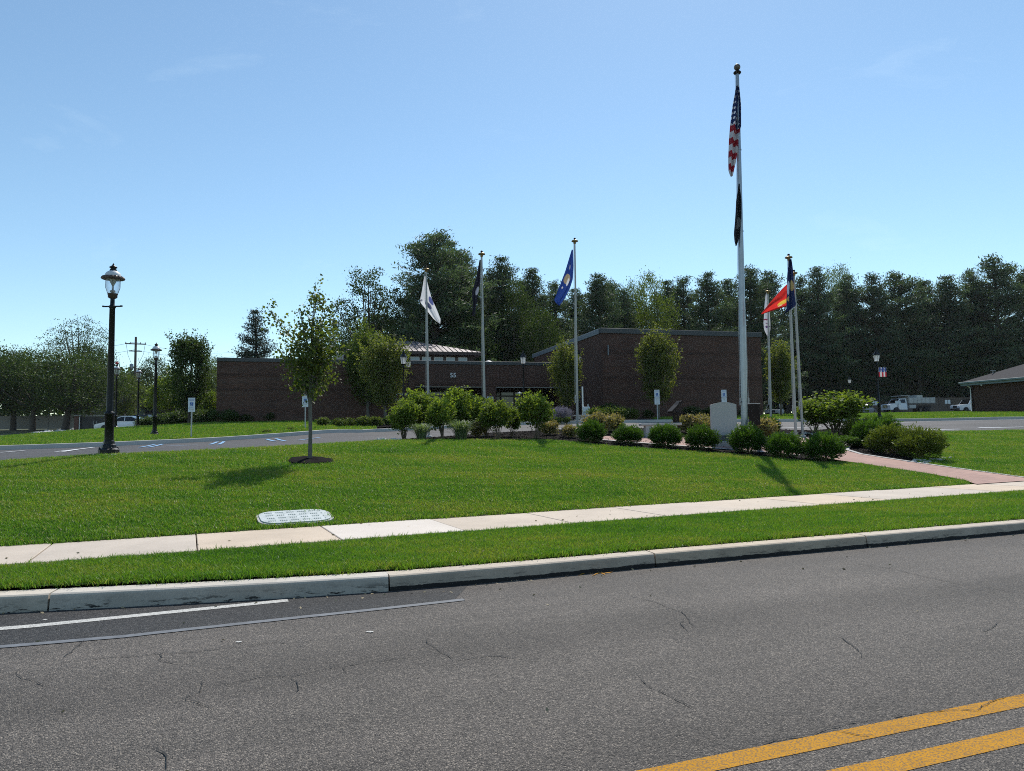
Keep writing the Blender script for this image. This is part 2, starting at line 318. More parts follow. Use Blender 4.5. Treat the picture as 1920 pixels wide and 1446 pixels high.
# ------------------------------------------------------------------ mesh helpers
class MB:
    def __init__(s): s.v = []; s.f = []; s.sm = []
    def add(s, vs, fs, smooth=False):
        o = len(s.v); s.v += [tuple(v) for v in vs]; s.f += [tuple(i + o for i in f) for f in fs]; s.sm += [smooth] * len(fs); return s
    def box(s, c, d, rz=0, bev=0):
        x, y, z = (k / 2 for k in d); cs, sn = math.cos(rz), math.sin(rz)
        if bev:
            b = min(bev, x * .9, y * .9, z * .9); pts = []
            for zz, e in ((-z, b), (-z + b, 0), (z - b, 0), (z, b)):
                ex, ey = x - e, y - e; bb = b if e == 0 else 0
                pts += [(-ex + bb, -ey, zz), (ex - bb, -ey, zz), (ex, -ey + bb, zz), (ex, ey - bb, zz), (ex - bb, ey, zz), (-ex + bb, ey, zz), (-ex, ey - bb, zz), (-ex, -ey + bb, zz)]
            fs = [tuple(range(7, -1, -1)), tuple(range(24, 32))]
            for r in range(3):
                for i in range(8): fs.append((r * 8 + i, r * 8 + (i + 1) % 8, r * 8 + 8 + (i + 1) % 8, r * 8 + 8 + i))
        else:
            pts = [(sx * x, sy * y, sz * z) for sz in (-1, 1) for sx, sy in ((-1, -1), (1, -1), (1, 1), (-1, 1))]
            fs = [(3, 2, 1, 0), (4, 5, 6, 7), (0, 1, 5, 4), (1, 2, 6, 5), (2, 3, 7, 6), (3, 0, 4, 7)]
        return s.add([(c[0] + p[0] * cs - p[1] * sn, c[1] + p[0] * sn + p[1] * cs, c[2] + p[2]) for p in pts], fs)
    def tube(s, pts, rad, n=8, cap=True):
        pts = [Vector(p) for p in pts]
        if not hasattr(rad, '__len__'): rad = [rad] * len(pts)
        vs = []; ref = None
        for i, p in enumerate(pts):
            d = (pts[min(i + 1, len(pts) - 1)] - pts[max(i - 1, 0)]).normalized()
            if ref is None: ref = Vector((1, 0, 0)) if abs(d.x) < .8 else Vector((0, 1, 0))
            a = (ref - d * ref.dot(d)).normalized(); ref = a; b = d.cross(a)
            vs += [p + (a * math.cos(2 * math.pi * k / n) + b * math.sin(2 * math.pi * k / n)) * rad[i] for k in range(n)]
        fs = [(i * n + k, i * n + (k + 1) % n, (i + 1) * n + (k + 1) % n, (i + 1) * n + k) for i in range(len(pts) - 1) for k in range(n)]
        s.add(vs, fs, True)
        if cap:
            e = (len(pts) - 1) * n; s.add(vs[:n], [tuple(range(n - 1, -1, -1))]); s.add(vs[e:e + n], [tuple(range(n))])
        return s
    def lathe(s, prof, n=16, c=(0, 0, 0), smooth=True, scal=None, ph=0):
        vs = []
        for j, (r, z) in enumerate(prof):
            for k in range(n):
                a = 2 * math.pi * k / n + ph; rr = r * (1 + (scal[j] * (1 if k % 2 else -1) if scal else 0))
                vs.append((c[0] + rr * math.cos(a), c[1] + rr * math.sin(a), c[2] + z))
        fs = [(j * n + k, j * n + (k + 1) % n, (j + 1) * n + (k + 1) % n, (j + 1) * n + k) for j in range(len(prof) - 1) for k in range(n)]
        s.add(vs, fs, smooth); e = (len(prof) - 1) * n
        if prof[0][0] > 1e-4: s.add(vs[:n], [tuple(range(n - 1, -1, -1))])
        if prof[-1][0] > 1e-4: s.add(vs[e:e + n], [tuple(range(n))])
        return s
    def prism(s, poly, d0, d1, axis='y'):
        n = len(poly); f = {'y': lambda p, d: (p[0], d, p[1]), 'z': lambda p, d: (p[0], p[1], d), 'x': lambda p, d: (d, p[0], p[1])}[axis]
        vs = [f(p, d0) for p in poly] + [f(p, d1) for p in poly]
        return s.add(vs, [tuple(range(n)), tuple(range(2 * n - 1, n - 1, -1))] + [(i, n + i, n + (i + 1) % n, (i + 1) % n) for i in range(n)])
    def mesh(s, name, mat):
        me = bpy.data.meshes.new(name); me.from_pydata(s.v, [], s.f); me.materials.append(mat)
        me.polygons.foreach_set('use_smooth', s.sm)
        import bmesh
        b = bmesh.new(); b.from_mesh(me); bmesh.ops.recalc_face_normals(b, faces=b.faces); b.to_mesh(me); b.free()
        return me
    def obj(s, name, mat, parent=None, loc=(0, 0, 0), rz=0):
        o = bpy.data.objects.new(name, s.mesh(name, mat)); COL.objects.link(o); o.location = loc; o.rotation_euler = (0, 0, rz)
        if parent: o.parent = parent
        return o
def tag(o, label=None, cat=None, group=None, kind=None):
    if label: o['label'] = label
    if cat: o['category'] = cat
    if group: o['group'] = group
    if kind: o['kind'] = kind
    return o
def thing(name, label=None, cat=None, loc=(0, 0, 0), rz=0, group=None, kind=None):
    o = bpy.data.objects.new(name, None); COL.objects.link(o); o.location = loc; o.rotation_euler = (0, 0, rz); o.empty_display_size = .2
    return tag(o, label, cat, group, kind)
def copy_tree(o, parent=None):
    c = o.copy(); COL.objects.link(c)
    if parent: c.parent = parent
    for ch in o.children: copy_tree(ch, c)
    return c
def resample(P, n):
    P = np.array(P, float); d = np.concatenate([[0], np.cumsum(np.linalg.norm(np.diff(P, axis=0), axis=1))])
    t = np.linspace(0, d[-1], n); return np.stack([np.interp(t, d, P[:, i]) for i in range(2)], 1)
def patch(name, A, B, n, rows, mat, off=0., zf=None, parent=None, kind='structure', dens=None):
    A = resample(A, n); B = resample(B, n); tt = np.linspace(0, 1, rows)[:, None, None]
    P = (A[None] * (1 - tt) + B[None] * tt).reshape(-1, 2)
    z = (zf or g)(P[:, 0], P[:, 1]) + off; V = np.column_stack([P, z])
    fs = [(r * n + i, r * n + i + 1, (r + 1) * n + i + 1, (r + 1) * n + i) for r in range(rows - 1) for i in range(n - 1)]
    me = bpy.data.meshes.new(name); me.from_pydata(V.tolist(), [], fs); me.materials.append(mat)
    me.polygons.foreach_set('use_smooth', [True] * len(fs))
    if me.polygons[0].normal.z < 0: me.flip_normals()
    if dens is not None:
        a = me.attributes.new('dens', 'FLOAT', 'POINT'); a.data.foreach_set('value', np.asarray(dens(P[:, 0], P[:, 1]), np.float32) * np.ones(len(P), np.float32))
    o = bpy.data.objects.new(name, me); COL.objects.link(o)
    if parent: o.parent = parent
    elif kind: o['kind'] = kind
    return o
def ribbon(name, P, w, mat, z=None, off=.004, parent=None, jit=0, taper=False, seed=1):
    """a flat painted band w wide along a polyline, following the ground"""
    rg = np.random.default_rng(seed); P = np.array(P, float)
    L = np.linalg.norm(np.diff(P, axis=0), axis=1).sum(); P = resample(P, max(2, int(L / .045) if jit else max(2, int(L / 1.0))))
    d = np.gradient(P, axis=0); d /= np.linalg.norm(d, axis=1)[:, None] + 1e-9; nrm = np.column_stack([-d[:, 1], d[:, 0]])
    if jit: w_ = np.cumsum(rg.normal(0, jit * .55, len(P))); w_ -= np.linspace(w_[0], w_[-1], len(P)); P = P + nrm * (w_ + rg.normal(0, jit * .25, len(P)))[:, None]
    ww = np.full((len(P), 1), w / 2)
    if taper: ww = ww * rg.uniform(.25, 1.4, (len(P), 1)) * np.minimum(1, 6 * np.minimum(np.linspace(0, 1, len(P)), np.linspace(1, 0, len(P))) + .15)[:, None]
    V = np.concatenate([P - nrm * ww, P + nrm * ww]); zz = (np.full(len(V), z) if z is not None else g(V[:, 0], V[:, 1])) + off
    n = len(P); mb = MB(); mb.add(np.column_stack([V, zz]).tolist(), [(i, i + 1, n + i + 1, n + i) for i in range(n - 1)])
    o = mb.obj(name, mat)
    if parent: o.parent = parent
    else: o['kind'] = 'structure'
    return o
def text(name, s, size, mat, parent, loc, rot, depth=.02, align='CENTER', bold=0.):
    cu = bpy.data.curves.new(name, 'FONT'); cu.body = s; cu.size = size; cu.extrude = depth; cu.align_x = align; cu.resolution_u = 2; cu.offset = bold
    o = bpy.data.objects.new(name, cu); COL.objects.link(o); bpy.context.view_layer.update()
    me = bpy.data.meshes.new_from_object(o.evaluated_get(bpy.context.evaluated_depsgraph_get())); bpy.data.objects.remove(o)
    me.materials.clear(); me.materials.append(mat)
    o = bpy.data.objects.new(name, me); COL.objects.link(o); o.parent = parent; o.location = loc; o.rotation_euler = rot; return o

# ------------------------------------------------------------------ foliage helpers
def leaf_mesh(name, P, size, mat, aspect=.5, seed=0, axis=None, spread=1.0, fold=.25, tint=None):
    r = np.random.default_rng(seed); n = len(P); size = np.broadcast_to(size, (n,)).astype(float)
    a = r.normal(size=(n, 3))
    if axis is not None: a = np.asarray(axis) + a * spread
    a /= np.linalg.norm(a, axis=1)[:, None] + 1e-9
    b = np.cross(a, r.normal(size=(n, 3))); b /= np.linalg.norm(b, axis=1)[:, None] + 1e-9; c = np.cross(a, b)
    s = size[:, None]
    V = np.empty((n, 4, 3)); V[:, 0] = P - a * s * .5; V[:, 2] = P + a * s * .5
    V[:, 1] = P + b * s * aspect * .5 + c * s * fold * .3; V[:, 3] = P - b * s * aspect * .5 + c * s * fold * .3
    me = bpy.data.meshes.new(name); me.vertices.add(4 * n); me.vertices.foreach_set('co', V.ravel().astype(np.float32))
    me.loops.add(4 * n); me.loops.foreach_set('vertex_index', np.arange(4 * n, dtype=np.int32))
    me.polygons.add(n); me.polygons.foreach_set('loop_start', np.arange(0, 4 * n, 4, dtype=np.int32))
    at_ = me.attributes.new('tint', 'FLOAT', 'POINT'); tv = r.random(n) if tint is None else np.clip(tint + r.normal(0, .15, n), 0, 1)
    at_.data.foreach_set('value', np.repeat(tv, 4).astype(np.float32))
    me.materials.append(mat); me.update(calc_edges=True); me.validate(); return me
def link(name, me, parent=None, loc=(0, 0, 0), rz=0):
    o = bpy.data.objects.new(name, me); COL.objects.link(o); o.location = loc; o.rotation_euler = (0, 0, rz)
    if parent: o.parent = parent
    return o
def clump_pts(r, lobes, nclump, per, crad, shell=.5, flat=.75):
    """leaf positions gathered in clumps through a union of ellipsoids"""
    wts = np.array([l[1][0] * l[1][1] * l[1][2] for l in lobes]) ** .7; wts /= wts.sum(); C = []
    for i in r.choice(len(lobes), nclump, p=wts):
        d = r.normal(size=3); d /= np.linalg.norm(d); q = (shell ** 3 + (1 - shell ** 3) * r.random()) ** (1 / 3)
        C.append(np.array(lobes[i][0]) + d * q * np.array(lobes[i][1]))
    C = np.array(C); cr = crad * r.uniform(.6, 1.3, (nclump, 1, 1))
    P = C[:, None, :] + r.normal(size=(nclump, per, 3)) * cr * np.array([1, 1, flat]) * .6
    tint = np.repeat(r.random(nclump), per)
    return P.reshape(-1, 3), C, tint
def limbs(mb, r, top, C, n, r0, sag=.25, z0=None, hi=None):
    idx = r.choice(len(C), min(n, len(C)), replace=False)
    for i in idx:
        e = Vector(C[i]); zz = min(top, max(z0 or 0, e.z - abs(e.x) * .9 - abs(e.y) * .9)) if z0 is not None else top
        s = Vector((0, 0, zz)); k = (s + e) / 2 + Vector((0, 0, -sag * (e - s).length * .3))
        mb.tube([s, k, e], [r0, r0 * .6, r0 * .15], 5, False)
def tree_parts(name, label, cat, loc, rz, trunkmb, leafme, bark, group=None, crown='crown'):
    t = thing(name, label, cat, loc, rz, group); trunkmb.obj('trunk', bark, t); link(crown, leafme, t); return t
def scalet(t, s):
    t.scale = s if hasattr(s, '__len__') else (s, s, s); return t

# ================================================================== SETTING
def curbY(x): return np.interp(x, CURB_X, CURB_Y)
RD = Vector((.935, .354, 0))                                     # road direction
# terrain sheet to the horizon
xs = np.unique(np.concatenate([np.linspace(-700, -60, 14), np.linspace(-60, -24, 19), np.linspace(-24, 26, 72), np.linspace(26, 70, 23), np.linspace(70, 700, 14)]))
ys = np.unique(np.concatenate([np.linspace(-300, -20, 6), np.linspace(-20, 4, 12), np.linspace(4, 34, 44), np.linspace(34, 120, 44), np.linspace(120, 900, 14)]))
XX, YY = np.meshgrid(xs, ys); ZZ = g(XX, YY) - .07
ZZ = np.where(YY < curbY(XX) + .9, -.12, ZZ)
q_ = (YY - .455 * XX) * .91; ZZ = np.where((YY >= curbY(XX) + .9) & (q_ < 11.6), np.minimum(ZZ, .05), ZZ)
nx, ny = len(xs), len(ys); mb = MB()
mb.add(np.column_stack([XX.ravel(), YY.ravel(), ZZ.ravel()]).tolist(), [(j * nx + i, j * nx + i + 1, (j + 1) * nx + i + 1, (j + 1) * nx + i) for j in range(ny - 1) for i in range(nx - 1)], True)
tag(mb.obj('ground', M['soil']), kind='structure')
# street
cx = np.concatenate([np.linspace(-60, -9, 18), np.linspace(-8, 12, 41), np.linspace(14, 120, 30)]); cy = curbY(cx)
near = [(x, y - 0.02) for x, y in zip(cx, cy)]; far = [(x + 4.2, y - 12.5) for x, y in zip(cx, cy)]
flat0 = lambda x, y: np.zeros_like(x)
road = patch('road', near, far, 120, 14, M['asphalt'], 0, flat0)
def rline(p0, p1): return [p0, ((p0[0] + p1[0]) / 2, (p0[1] + p1[1]) / 2), p1]
def gr(px, py, z=0.):                                            # point of the road surface
    d = ray(px, py); k = (z - CAM.z) / d.z; return (d.x * k, d.y * k)
# painted lines
def offs(P, d, n=(-.354, .935)): return (P[0] + n[0] * d, P[1] + n[1] * d)
y1 = (.752, 3.497); y2 = (1.64, 3.468)
for k, y in enumerate((y1, y2)):
    ribbon('yellow_line', [(y[0] - 14 * .94, y[1] - 14 * .343), (y[0] + 60 * .94, y[1] + 60 * .343)], .138, M['roadyellow'], 0, .0025, road)
w0, w1 = gr(0, 1181), gr(540, 1126.5)
ribbon('white_line', [(w0[0] - 20, w0[1] - 6.5), (w0[0] - 3, w0[1] - .85), w0, w1], .12, M['roadwhite'], 0, .0055, road)
# darker resurfaced strip with its seal band, by the curb
pa = [(-24, curbY(-24) - .03)] + [(x, curbY(x) - .03) for x in (-12, -8, -4.8, -2.5, -1.28, -.5)]
pb = [(-22.5, -1.2), (-11, 3.4)] + [gr(*p) for p in ((0, 1211), (230, 1192), (480, 1166), (700, 1143), (850, 1127))]
patch('resurfaced_strip', pa, pb, 60, 4, M['asphalt_new'], .0025, flat0, road)
sb = [(-22.5, -1.2), (-11, 3.4)] + [gr(*p) for p in ((0, 1213), (230, 1194), (480, 1167), (700, 1144), (870, 1125))]
ribbon('seal_band', sb, .085, M['sealer'], 0, .0055, road, .0015)
CR = [[(112, 1243), (170, 1238), (250, 1232), (300, 1225), (360, 1222), (450, 1213), (520, 1203), (580, 1215)],
      [(118, 1235), (135, 1222), (160, 1200)], [(385, 1288), (440, 1280), (500, 1268), (545, 1270), (600, 1256), (640, 1250), (720, 1240), (760, 1232), (805, 1229)],
      [(385, 1275), (378, 1300), (352, 1310), (395, 1330)], [(295, 1400), (305, 1420), (312, 1446)], [(798, 1200), (815, 1215), (850, 1240)],
      [(1175, 1115), (1225, 1130), (1270, 1147), (1283, 1160), (1310, 1180)], [(1190, 1262), (1220, 1288), (1260, 1308), (1300, 1330)],
      [(1590, 1053), (1660, 1065), (1720, 1080), (1790, 1095), (1850, 1104), (1920, 1113)], [(1575, 1195), (1600, 1215), (1615, 1235)],
      [(1840, 1186), (1880, 1165)], [(1560, 1370), (1620, 1385), (1640, 1378)], [(1330, 1418), (1480, 1388), (1600, 1362), (1700, 1343), (1790, 1330), (1830, 1333), (1860, 1318), (1920, 1302)], [(80, 1290), (30, 1265), (40, 1255)], [(300, 1225), (310, 1240), (335, 1246)], [(545, 1270), (560, 1285), (555, 1300)], [(850, 1240), (930, 1232), (1010, 1240)], [(1283, 1160), (1275, 1170), (1290, 1185)], [(640, 1250), (650, 1262)]]
for i, c in enumerate(CR):
    ribbon('crack', [gr(*p) for p in c], .0068, M['crack'], 0, .0075, road, .014, True, i)
for i, (px, py, s) in enumerate([(694, 1186, .022), (448, 1205, .018), (85, 1163, .014)]):
    c = gr(px, py); mb = MB(); n = 9
    mb.add([(c[0], c[1], .007)] + [(c[0] + s * 1.5 * math.cos(a * 6.283 / n) * (.8 + .4 * ((a * 7) % 3) / 2), c[1] + s * math.sin(a * 6.283 / n) * (.7 + .4 * ((a * 5) % 4) / 3), .007) for a in range(n)], [(0, 1 + a, 1 + (a + 1) % n) for a in range(n)])
    mb.obj('paint_spot', M['roadwhite'], road)
for i, c in enumerate([[(1085, 1080), (1098, 1074), (1112, 1077)], [(1110, 1081), (1125, 1074), (1135, 1079)], [(1130, 1076), (1150, 1073)]]):
    ribbon('survey_mark', [gr(*p) for p in c], .03, M['roadyellow'], 0, .006, road, .006, True, i + 40)
# curb stones along the street
curb = thing('curb', kind='structure')
jx = [-34., -30.8, -27.6, -24.4, -21.2, -18, -14.6, -11.2, -7.8, -4.45, -1.309, 1.70, 4.85] + [4.85 + 3.1 * k for k in range(1, 14)]
for a, b in zip(jx[:-1], jx[1:]):
    X = np.linspace(a + .009, b - .009, 9); Y = curbY(X); d = np.gradient(np.column_stack([X, Y]), axis=0); d /= np.linalg.norm(d, axis=1)[:, None]
    prof = [(-.012, -.08), (0, .0), (.016, .125), (.022, .145), (.04, .157), (.22, .165), (.225, -.08)]
    mb = MB(); vs = []
    for k in range(9): vs += [(X[k] - d[k, 1] * o, Y[k] + d[k, 0] * o, z) for o, z in prof]
    n = len(prof); fs = [(k * n + i, k * n + (i + 1) % n, (k + 1) * n + (i + 1) % n, (k + 1) * n + i) for k in range(8) for i in range(n)]
    mb.add(vs, fs + [tuple(range(n)), tuple(range(8 * n + n - 1, 8 * n - 1, -1))])
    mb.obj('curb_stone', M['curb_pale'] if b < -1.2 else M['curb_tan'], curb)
# sidewalk slabs
SWD = Vector((1, .455, 0)).normalized(); SWN = Vector((-SWD.y, SWD.x, 0)); swa = math.atan(.455)
sw = thing('sidewalk', kind='structure'); SL = 1.76
slabmesh = MB().box((0, 0, 0), (SL - .014, 1.685, .12), 0, .008).mesh('slab', M['slab'])
sw0 = Vector((-.69, 10.62 + .455 * -.69, 0))                     # joint right of the bright slab
for k in range(-13, 20):
    c = sw0 + SWD * (SL * (k + .5)) + SWN * .8425
    o = link('slab', slabmesh, sw, (c.x, c.y, .25 - .06 + .003 * ((k * 7) % 3 - 1)), swa)
    if k == -1: o.data = slabmesh.copy(); o.data.materials[0] = M['slab_new']
bb = MB().box((0, 0, 0), (.205, .1, .1), 0, .006).mesh('brick', M['border_brick'])
for k in range(26):
    c = sw0 + SWD * (-6.6 + .214 * k) + SWN * -.062; link('brick', bb, sw, (c.x, c.y, .185 + .003 * ((k * 5) % 3)), swa)
# lawns
def swl(x, d): return (x, 10.62 + .455 * x + d / .91)
def grass_dens(x, y): return np.clip(11000 / (np.asarray(y) ** 1.15), 80, 950)
strip_n = [(x - .09, curbY(x) + .245) for x in np.linspace(-22, 34, 90)]; strip_f = [swl(x, -.03) for x in np.linspace(-22, 34, 90)]
for i, (a, b) in enumerate(zip(strip_n, strip_f)):
    if b[1] - a[1] < .35: strip_n[i] = (a[0], b[1] - .35)
lawn_back = [(-24, 6.6), (-17, 11.6), hit(0, 867), hit(200, 854), hit(400, 845), hit(540, 837.5), hit(720, 827), hit(860, 825.5), hit(1000, 826), hit(1080, 830), hit(1150, 838), hit(1250, 845), hit(1320, 849), hit(1400, 855), hit(1470, 862), hit(1545, 869), hit(1575, 867), hit(1622, 872), hit(1720, 887), hit(1812, 903.5)]
lawn_front = [swl(x, 1.70) for x in np.linspace(-21, lawn_back[-1][0] - .15, 60)]
LAWNS = []
LAWNS.append((patch('grass_verge', strip_n, strip_f, 110, 8, M['turf'], 0., None, dens=lambda x, y: 1.25 * grass_dens(x, y)), 'verge'))
LIDC = tuple((np.array(hit(487, 977)) + np.array(hit(617, 969))) / 2); RINGC = hit(581, 866)
def lawn_dens(x, y):
    d = grass_dens(x, y); a = swa - .05; u = (x - LIDC[0]) * math.cos(a) + (y - LIDC[1]) * math.sin(a); v = -(x - LIDC[0]) * math.sin(a) + (y - LIDC[1]) * math.cos(a)
    d = np.where((np.abs(u) < .62) & (np.abs(v) < .43), 0, d); return np.where(np.hypot(x - RINGC[0], y - RINGC[1]) < .55, 0, d)
LAWNS.append((patch('front_lawn', lawn_front, lawn_back, 240, 90, M['turf'], 0., None, dens=lawn_dens), 'front'))
path_far = [hit(1492, 821), hit(1563, 826.5), hit(1594, 831), hit(1598, 834), hit(1584, 842), hit(1592, 848), hit(1613, 852.5), hit(1712, 868), hit(1800, 880), hit(1920, 897), swl(14.6, 1.55)]
path_near = [hit(1455, 842), hit(1500, 850), hit(1530, 856), hit(1548, 860), hit(1568, 863.5), hit(1590, 867), hit(1622, 871), hit(1680, 880), hit(1740, 889), hit(1812, 902.5), swl(11.25, 1.5)]
rl_near = [hit(1720, 868), hit(1800, 880), hit(1920, 897), swl(19, 1.7), swl(34, 1.7)]
rl_far = [hit(1690, 816), hit(1740, 811), hit(1800, 809), hit(1920, 806.5), (46, 40)]
LAWNS.append((patch('side_lawn', rl_near, rl_far, 60, 22, M['turf'], 0., None, dens=grass_dens), 'side'))
# parking lot behind the crest
lot_n = [(-40, 2), (-17, 11), hit(0, 869), hit(200, 855), hit(540, 839), (-3.8, 20.9), (0, 23.6), (5, 24.8), (10, 25.5), (14, 27), hit(1760, 811), hit(1920, 807.5), (46, 39)]
lot_f = [(-44, 24.2), (-30, 26), hit(0, 843), hit(200, 836), hit(420, 825.5), hit(560, 816), hit(700, 809.5), (-1, 41.5), (6, 42), (16, 42.5), hit(1700, 789.5), hit(1920, 786), (70, 58)]
patch('parking_lot', lot_n, lot_f, 120, 24, M['asphalt_lot'], -.022)
def lotline(px0, py0, px1, py1, w, mat):
    ribbon('stall_line', [hit(px0, py0), hit(px1, py1)], w, M[mat], None, -.006)
for a in [(0, 848, 45, 844.5), (0, 866, 26, 863), (105, 846.5, 175, 838.5), (118, 846.5, 150, 841.5)]: lotline(*a, .13, 'lotwhite')
for a in [(262, 838.5, 290, 833), (278, 838.5, 305, 832.5), (312, 836, 370, 834), (394, 833, 408, 828), (410, 833, 420, 827.5), (500, 823, 516, 827), (517, 822, 535, 826.5), (560, 825, 600, 820)]: lotline(*a, .13, 'lotblue')
for a in [(1690, 792, 1745, 791), (1690, 806.5, 1800, 804.5), (1835, 802, 1920, 800.5), (1720, 789.8, 1920, 787), (1440, 803, 1540, 800), (1040, 804, 1120, 800), (740, 806, 830, 800)]: lotline(*a, .14, 'lotwhite')
# far curb of the lot
LC = resample(lot_f, 120); lc = thing('lot_curb', kind='structure')
for s in range(0, 119, 7):
    P = LC[s:s + 8]; d = np.gradient(P, axis=0); d /= np.linalg.norm(d, axis=1)[:, None]; vs = []; n = 4
    for k in range(len(P)):
        zc = gz(P[k][0], P[k][1])
        vs += [(P[k][0] - d[k, 1] * o, P[k][1] + d[k, 0] * o, zc + z) for o, z in ((-.04, -.1), (-.02, .14), (.16, .15), (.17, -.1))]
    mb = MB(); mb.add(vs, [(k * n + i, k * n + (i + 1) % n, (k + 1) * n + (i + 1) % n, (k + 1) * n + i) for k in range(len(P) - 1) for i in range(n)] + [tuple(range(n)), tuple(range((len(P) - 1) * n + n - 1, (len(P) - 1) * n - 1, -1))])
    mb.obj('curb_stone', M['concrete'], lc)
def up(P, dz=0): return [(x, y + .25) for x, y in P]
# lawns beyond the lot
fl_n = up([(-44, 24.2), (-30, 26), hit(0, 842), hit(200, 835), hit(420, 824.5), hit(560, 815.5), hit(700, 809)])
fl_f = [(-52, 36), (-36, 34.6), hit(20, 833), hit(140, 824), hit(230, 811), hit(405, 794), hit(700, 790)]
LAWNS.append((patch('building_lawn', fl_n, fl_f, 70, 14, M['turf'], .06, None, dens=lambda x, y: 55 + 0 * x), 'far'))
fr_n = up([(9, 42.2), (16, 42.5), hit(1700, 789.5), hit(1920, 786), (70, 58)])
fr_f = [(9.5, 47.8), (22, 60), (36, 84), (66, 86), (95, 80)]
LAWNS.append((patch('far_lawn', fr_n, fr_f, 50, 24, M['turf'], .06, None, dens=lambda x, y: 40 + 0 * x), 'far'))
patch('driveway', [(-52, 36.5), (-36, 35), hit(20, 832.5), hit(140, 823), hit(230, 812)], [(-62, 60), (-44, 62), hit(0, 819), hit(110, 814), (-41, 78)], 40, 8, M['concrete'], .015)
patch('back_lot', [(22, 61), (36, 86), (66, 88), (95, 82)], [(24, 118), (46, 122), (86, 122), (120, 118)], 30, 8, M['asphalt_lot'], .0)
# brick path with its concrete edge bands
path = patch('brick_path', path_near, path_far, 40, 6, M['paver'], .02)
ribbon('path_edge', path_far, .16, M['concrete'], None, .03, path)
pn2 = [hit(1130, 826), hit(1210, 832), hit(1290, 838), hit(1370, 844), hit(1455, 850), hit(1500, 855)]
pf2 = [hit(1130, 819), hit(1210, 820), hit(1290, 821), hit(1370, 823), hit(1455, 824), hit(1500, 824)]
patch('memorial_walk', pn2, pf2, 30, 5, M['paver'], .016)
ribbon('path_edge', pn2, .14, M['concrete'], None, .026, path)
# mulch beds
bed_f = [hit(705, 827), hit(860, 826.5), hit(1000, 827), hit(1080, 831), hit(1150, 839), hit(1250, 846), hit(1320, 850), hit(1400, 856), hit(1470, 863), hit(1545, 870), hit(1566, 866)]
bed_b = [(-4.4, 21.9), (-3.6, 26), (-1, 29.5), (3, 31), (8, 31), (12, 30.5), (15, 30), (15.4, 29), (14.5, 27.5), (13.5, 26.5), hit(1545, 845)]
BEDS = [patch('mulch_bed', bed_f, bed_b, 60, 22, M['mulch'], .006, dens=lambda x, y: 90 + 0 * x)]
bed2_n = [hit(1500, 819), hit(1563, 824), hit(1602, 830), hit(1604, 835), hit(1588, 842.5), hit(1614, 851), hit(1712, 866), hit(1745, 868)]
bed2_f = [hit(1500, 812), hit(1540, 806), hit(1600, 802), hit(1650, 803), hit(1690, 808), hit(1720, 818), hit(1755, 840), hit(1760, 862)]
BEDS.append(patch('mulch_bed', bed2_n, bed2_f, 40, 12, M['mulch'], .012, dens=lambda x, y: 110 + 0 * x))
bx, by = hit(581, 866); mb = MB(); rg = np.random.default_rng(4); vs = []
for rr, hh in ((.01, .09), (.2, .085), (.38, .075), (.5, .055), (.58, -.04)):
    for k in range(32): a = k * 6.2832 / 32; q = rr * (1 + .05 * math.sin(3 * a + 1) + rg.normal(0, .02)); x, y = bx + q * math.cos(a), by + q * math.sin(a); vs.append((x, y, gz(x, y) + hh + rg.normal(0, .006)))
mb.add(vs, [(j * 32 + k, j * 32 + (k + 1) % 32, j * 32 + 32 + (k + 1) % 32, j * 32 + 32 + k) for j in range(4) for k in range(32)], False)
mulch_ring = tag(mb.obj('mulch_ring', M['mulch']), kind='structure')
b3n = [hit(600, 806), hit(660, 806), hit(740, 803), hit(760, 800)]; b3f = [hit(600, 799), hit(660, 796), hit(720, 793), hit(770, 793)]
BEDS.append(patch('mulch_bed', b3n, b3f, 14, 6, M['mulch'], .09, dens=lambda x, y: 30 + 0 * x))

# ------------------------------------------------------------------ grass and mulch scatter (geometry nodes, kind = stuff)
def blade_clump(name, n, h, w, sp, seed, lean=.45, mat='grass'):
    r = np.random.default_rng(seed); V = []; Fc = []; T = []
    for i in range(n):
        x, y = r.normal(0, sp, 2); a = r.uniform(0, 6.283); hh = h * r.uniform(.55, 1.2); ww = w * r.uniform(.7, 1.3); ln = hh * r.uniform(.1, 1.0) * lean * 2
        dx, dy = math.cos(a), math.sin(a); b = r.uniform(0, 6.283); px, py = math.cos(b) * ww / 2, math.sin(b) * ww / 2; o = len(V)
        for k, (fz, fl, fw) in enumerate(((-.15, 0, 1), (.55, .35, .85))): V += [(x + dx * ln * fl - px * fw, y + dy * ln * fl - py * fw, hh * fz), (x + dx * ln * fl + px * fw, y + dy * ln * fl + py * fw, hh * fz)]
        V.append((x + dx * ln, y + dy * ln, hh)); Fc += [(o, o + 1, o + 3, o + 2), (o + 2, o + 3, o + 4)]; T += [r.random()] * 5
    me = bpy.data.meshes.new(name); me.from_pydata(V, [], Fc); me.materials.append(M[mat])
    a = me.attributes.new('tint', 'FLOAT', 'POINT'); a.data.foreach_set('value', np.array(T, np.float32)); return bpy.data.objects.new(name, me)
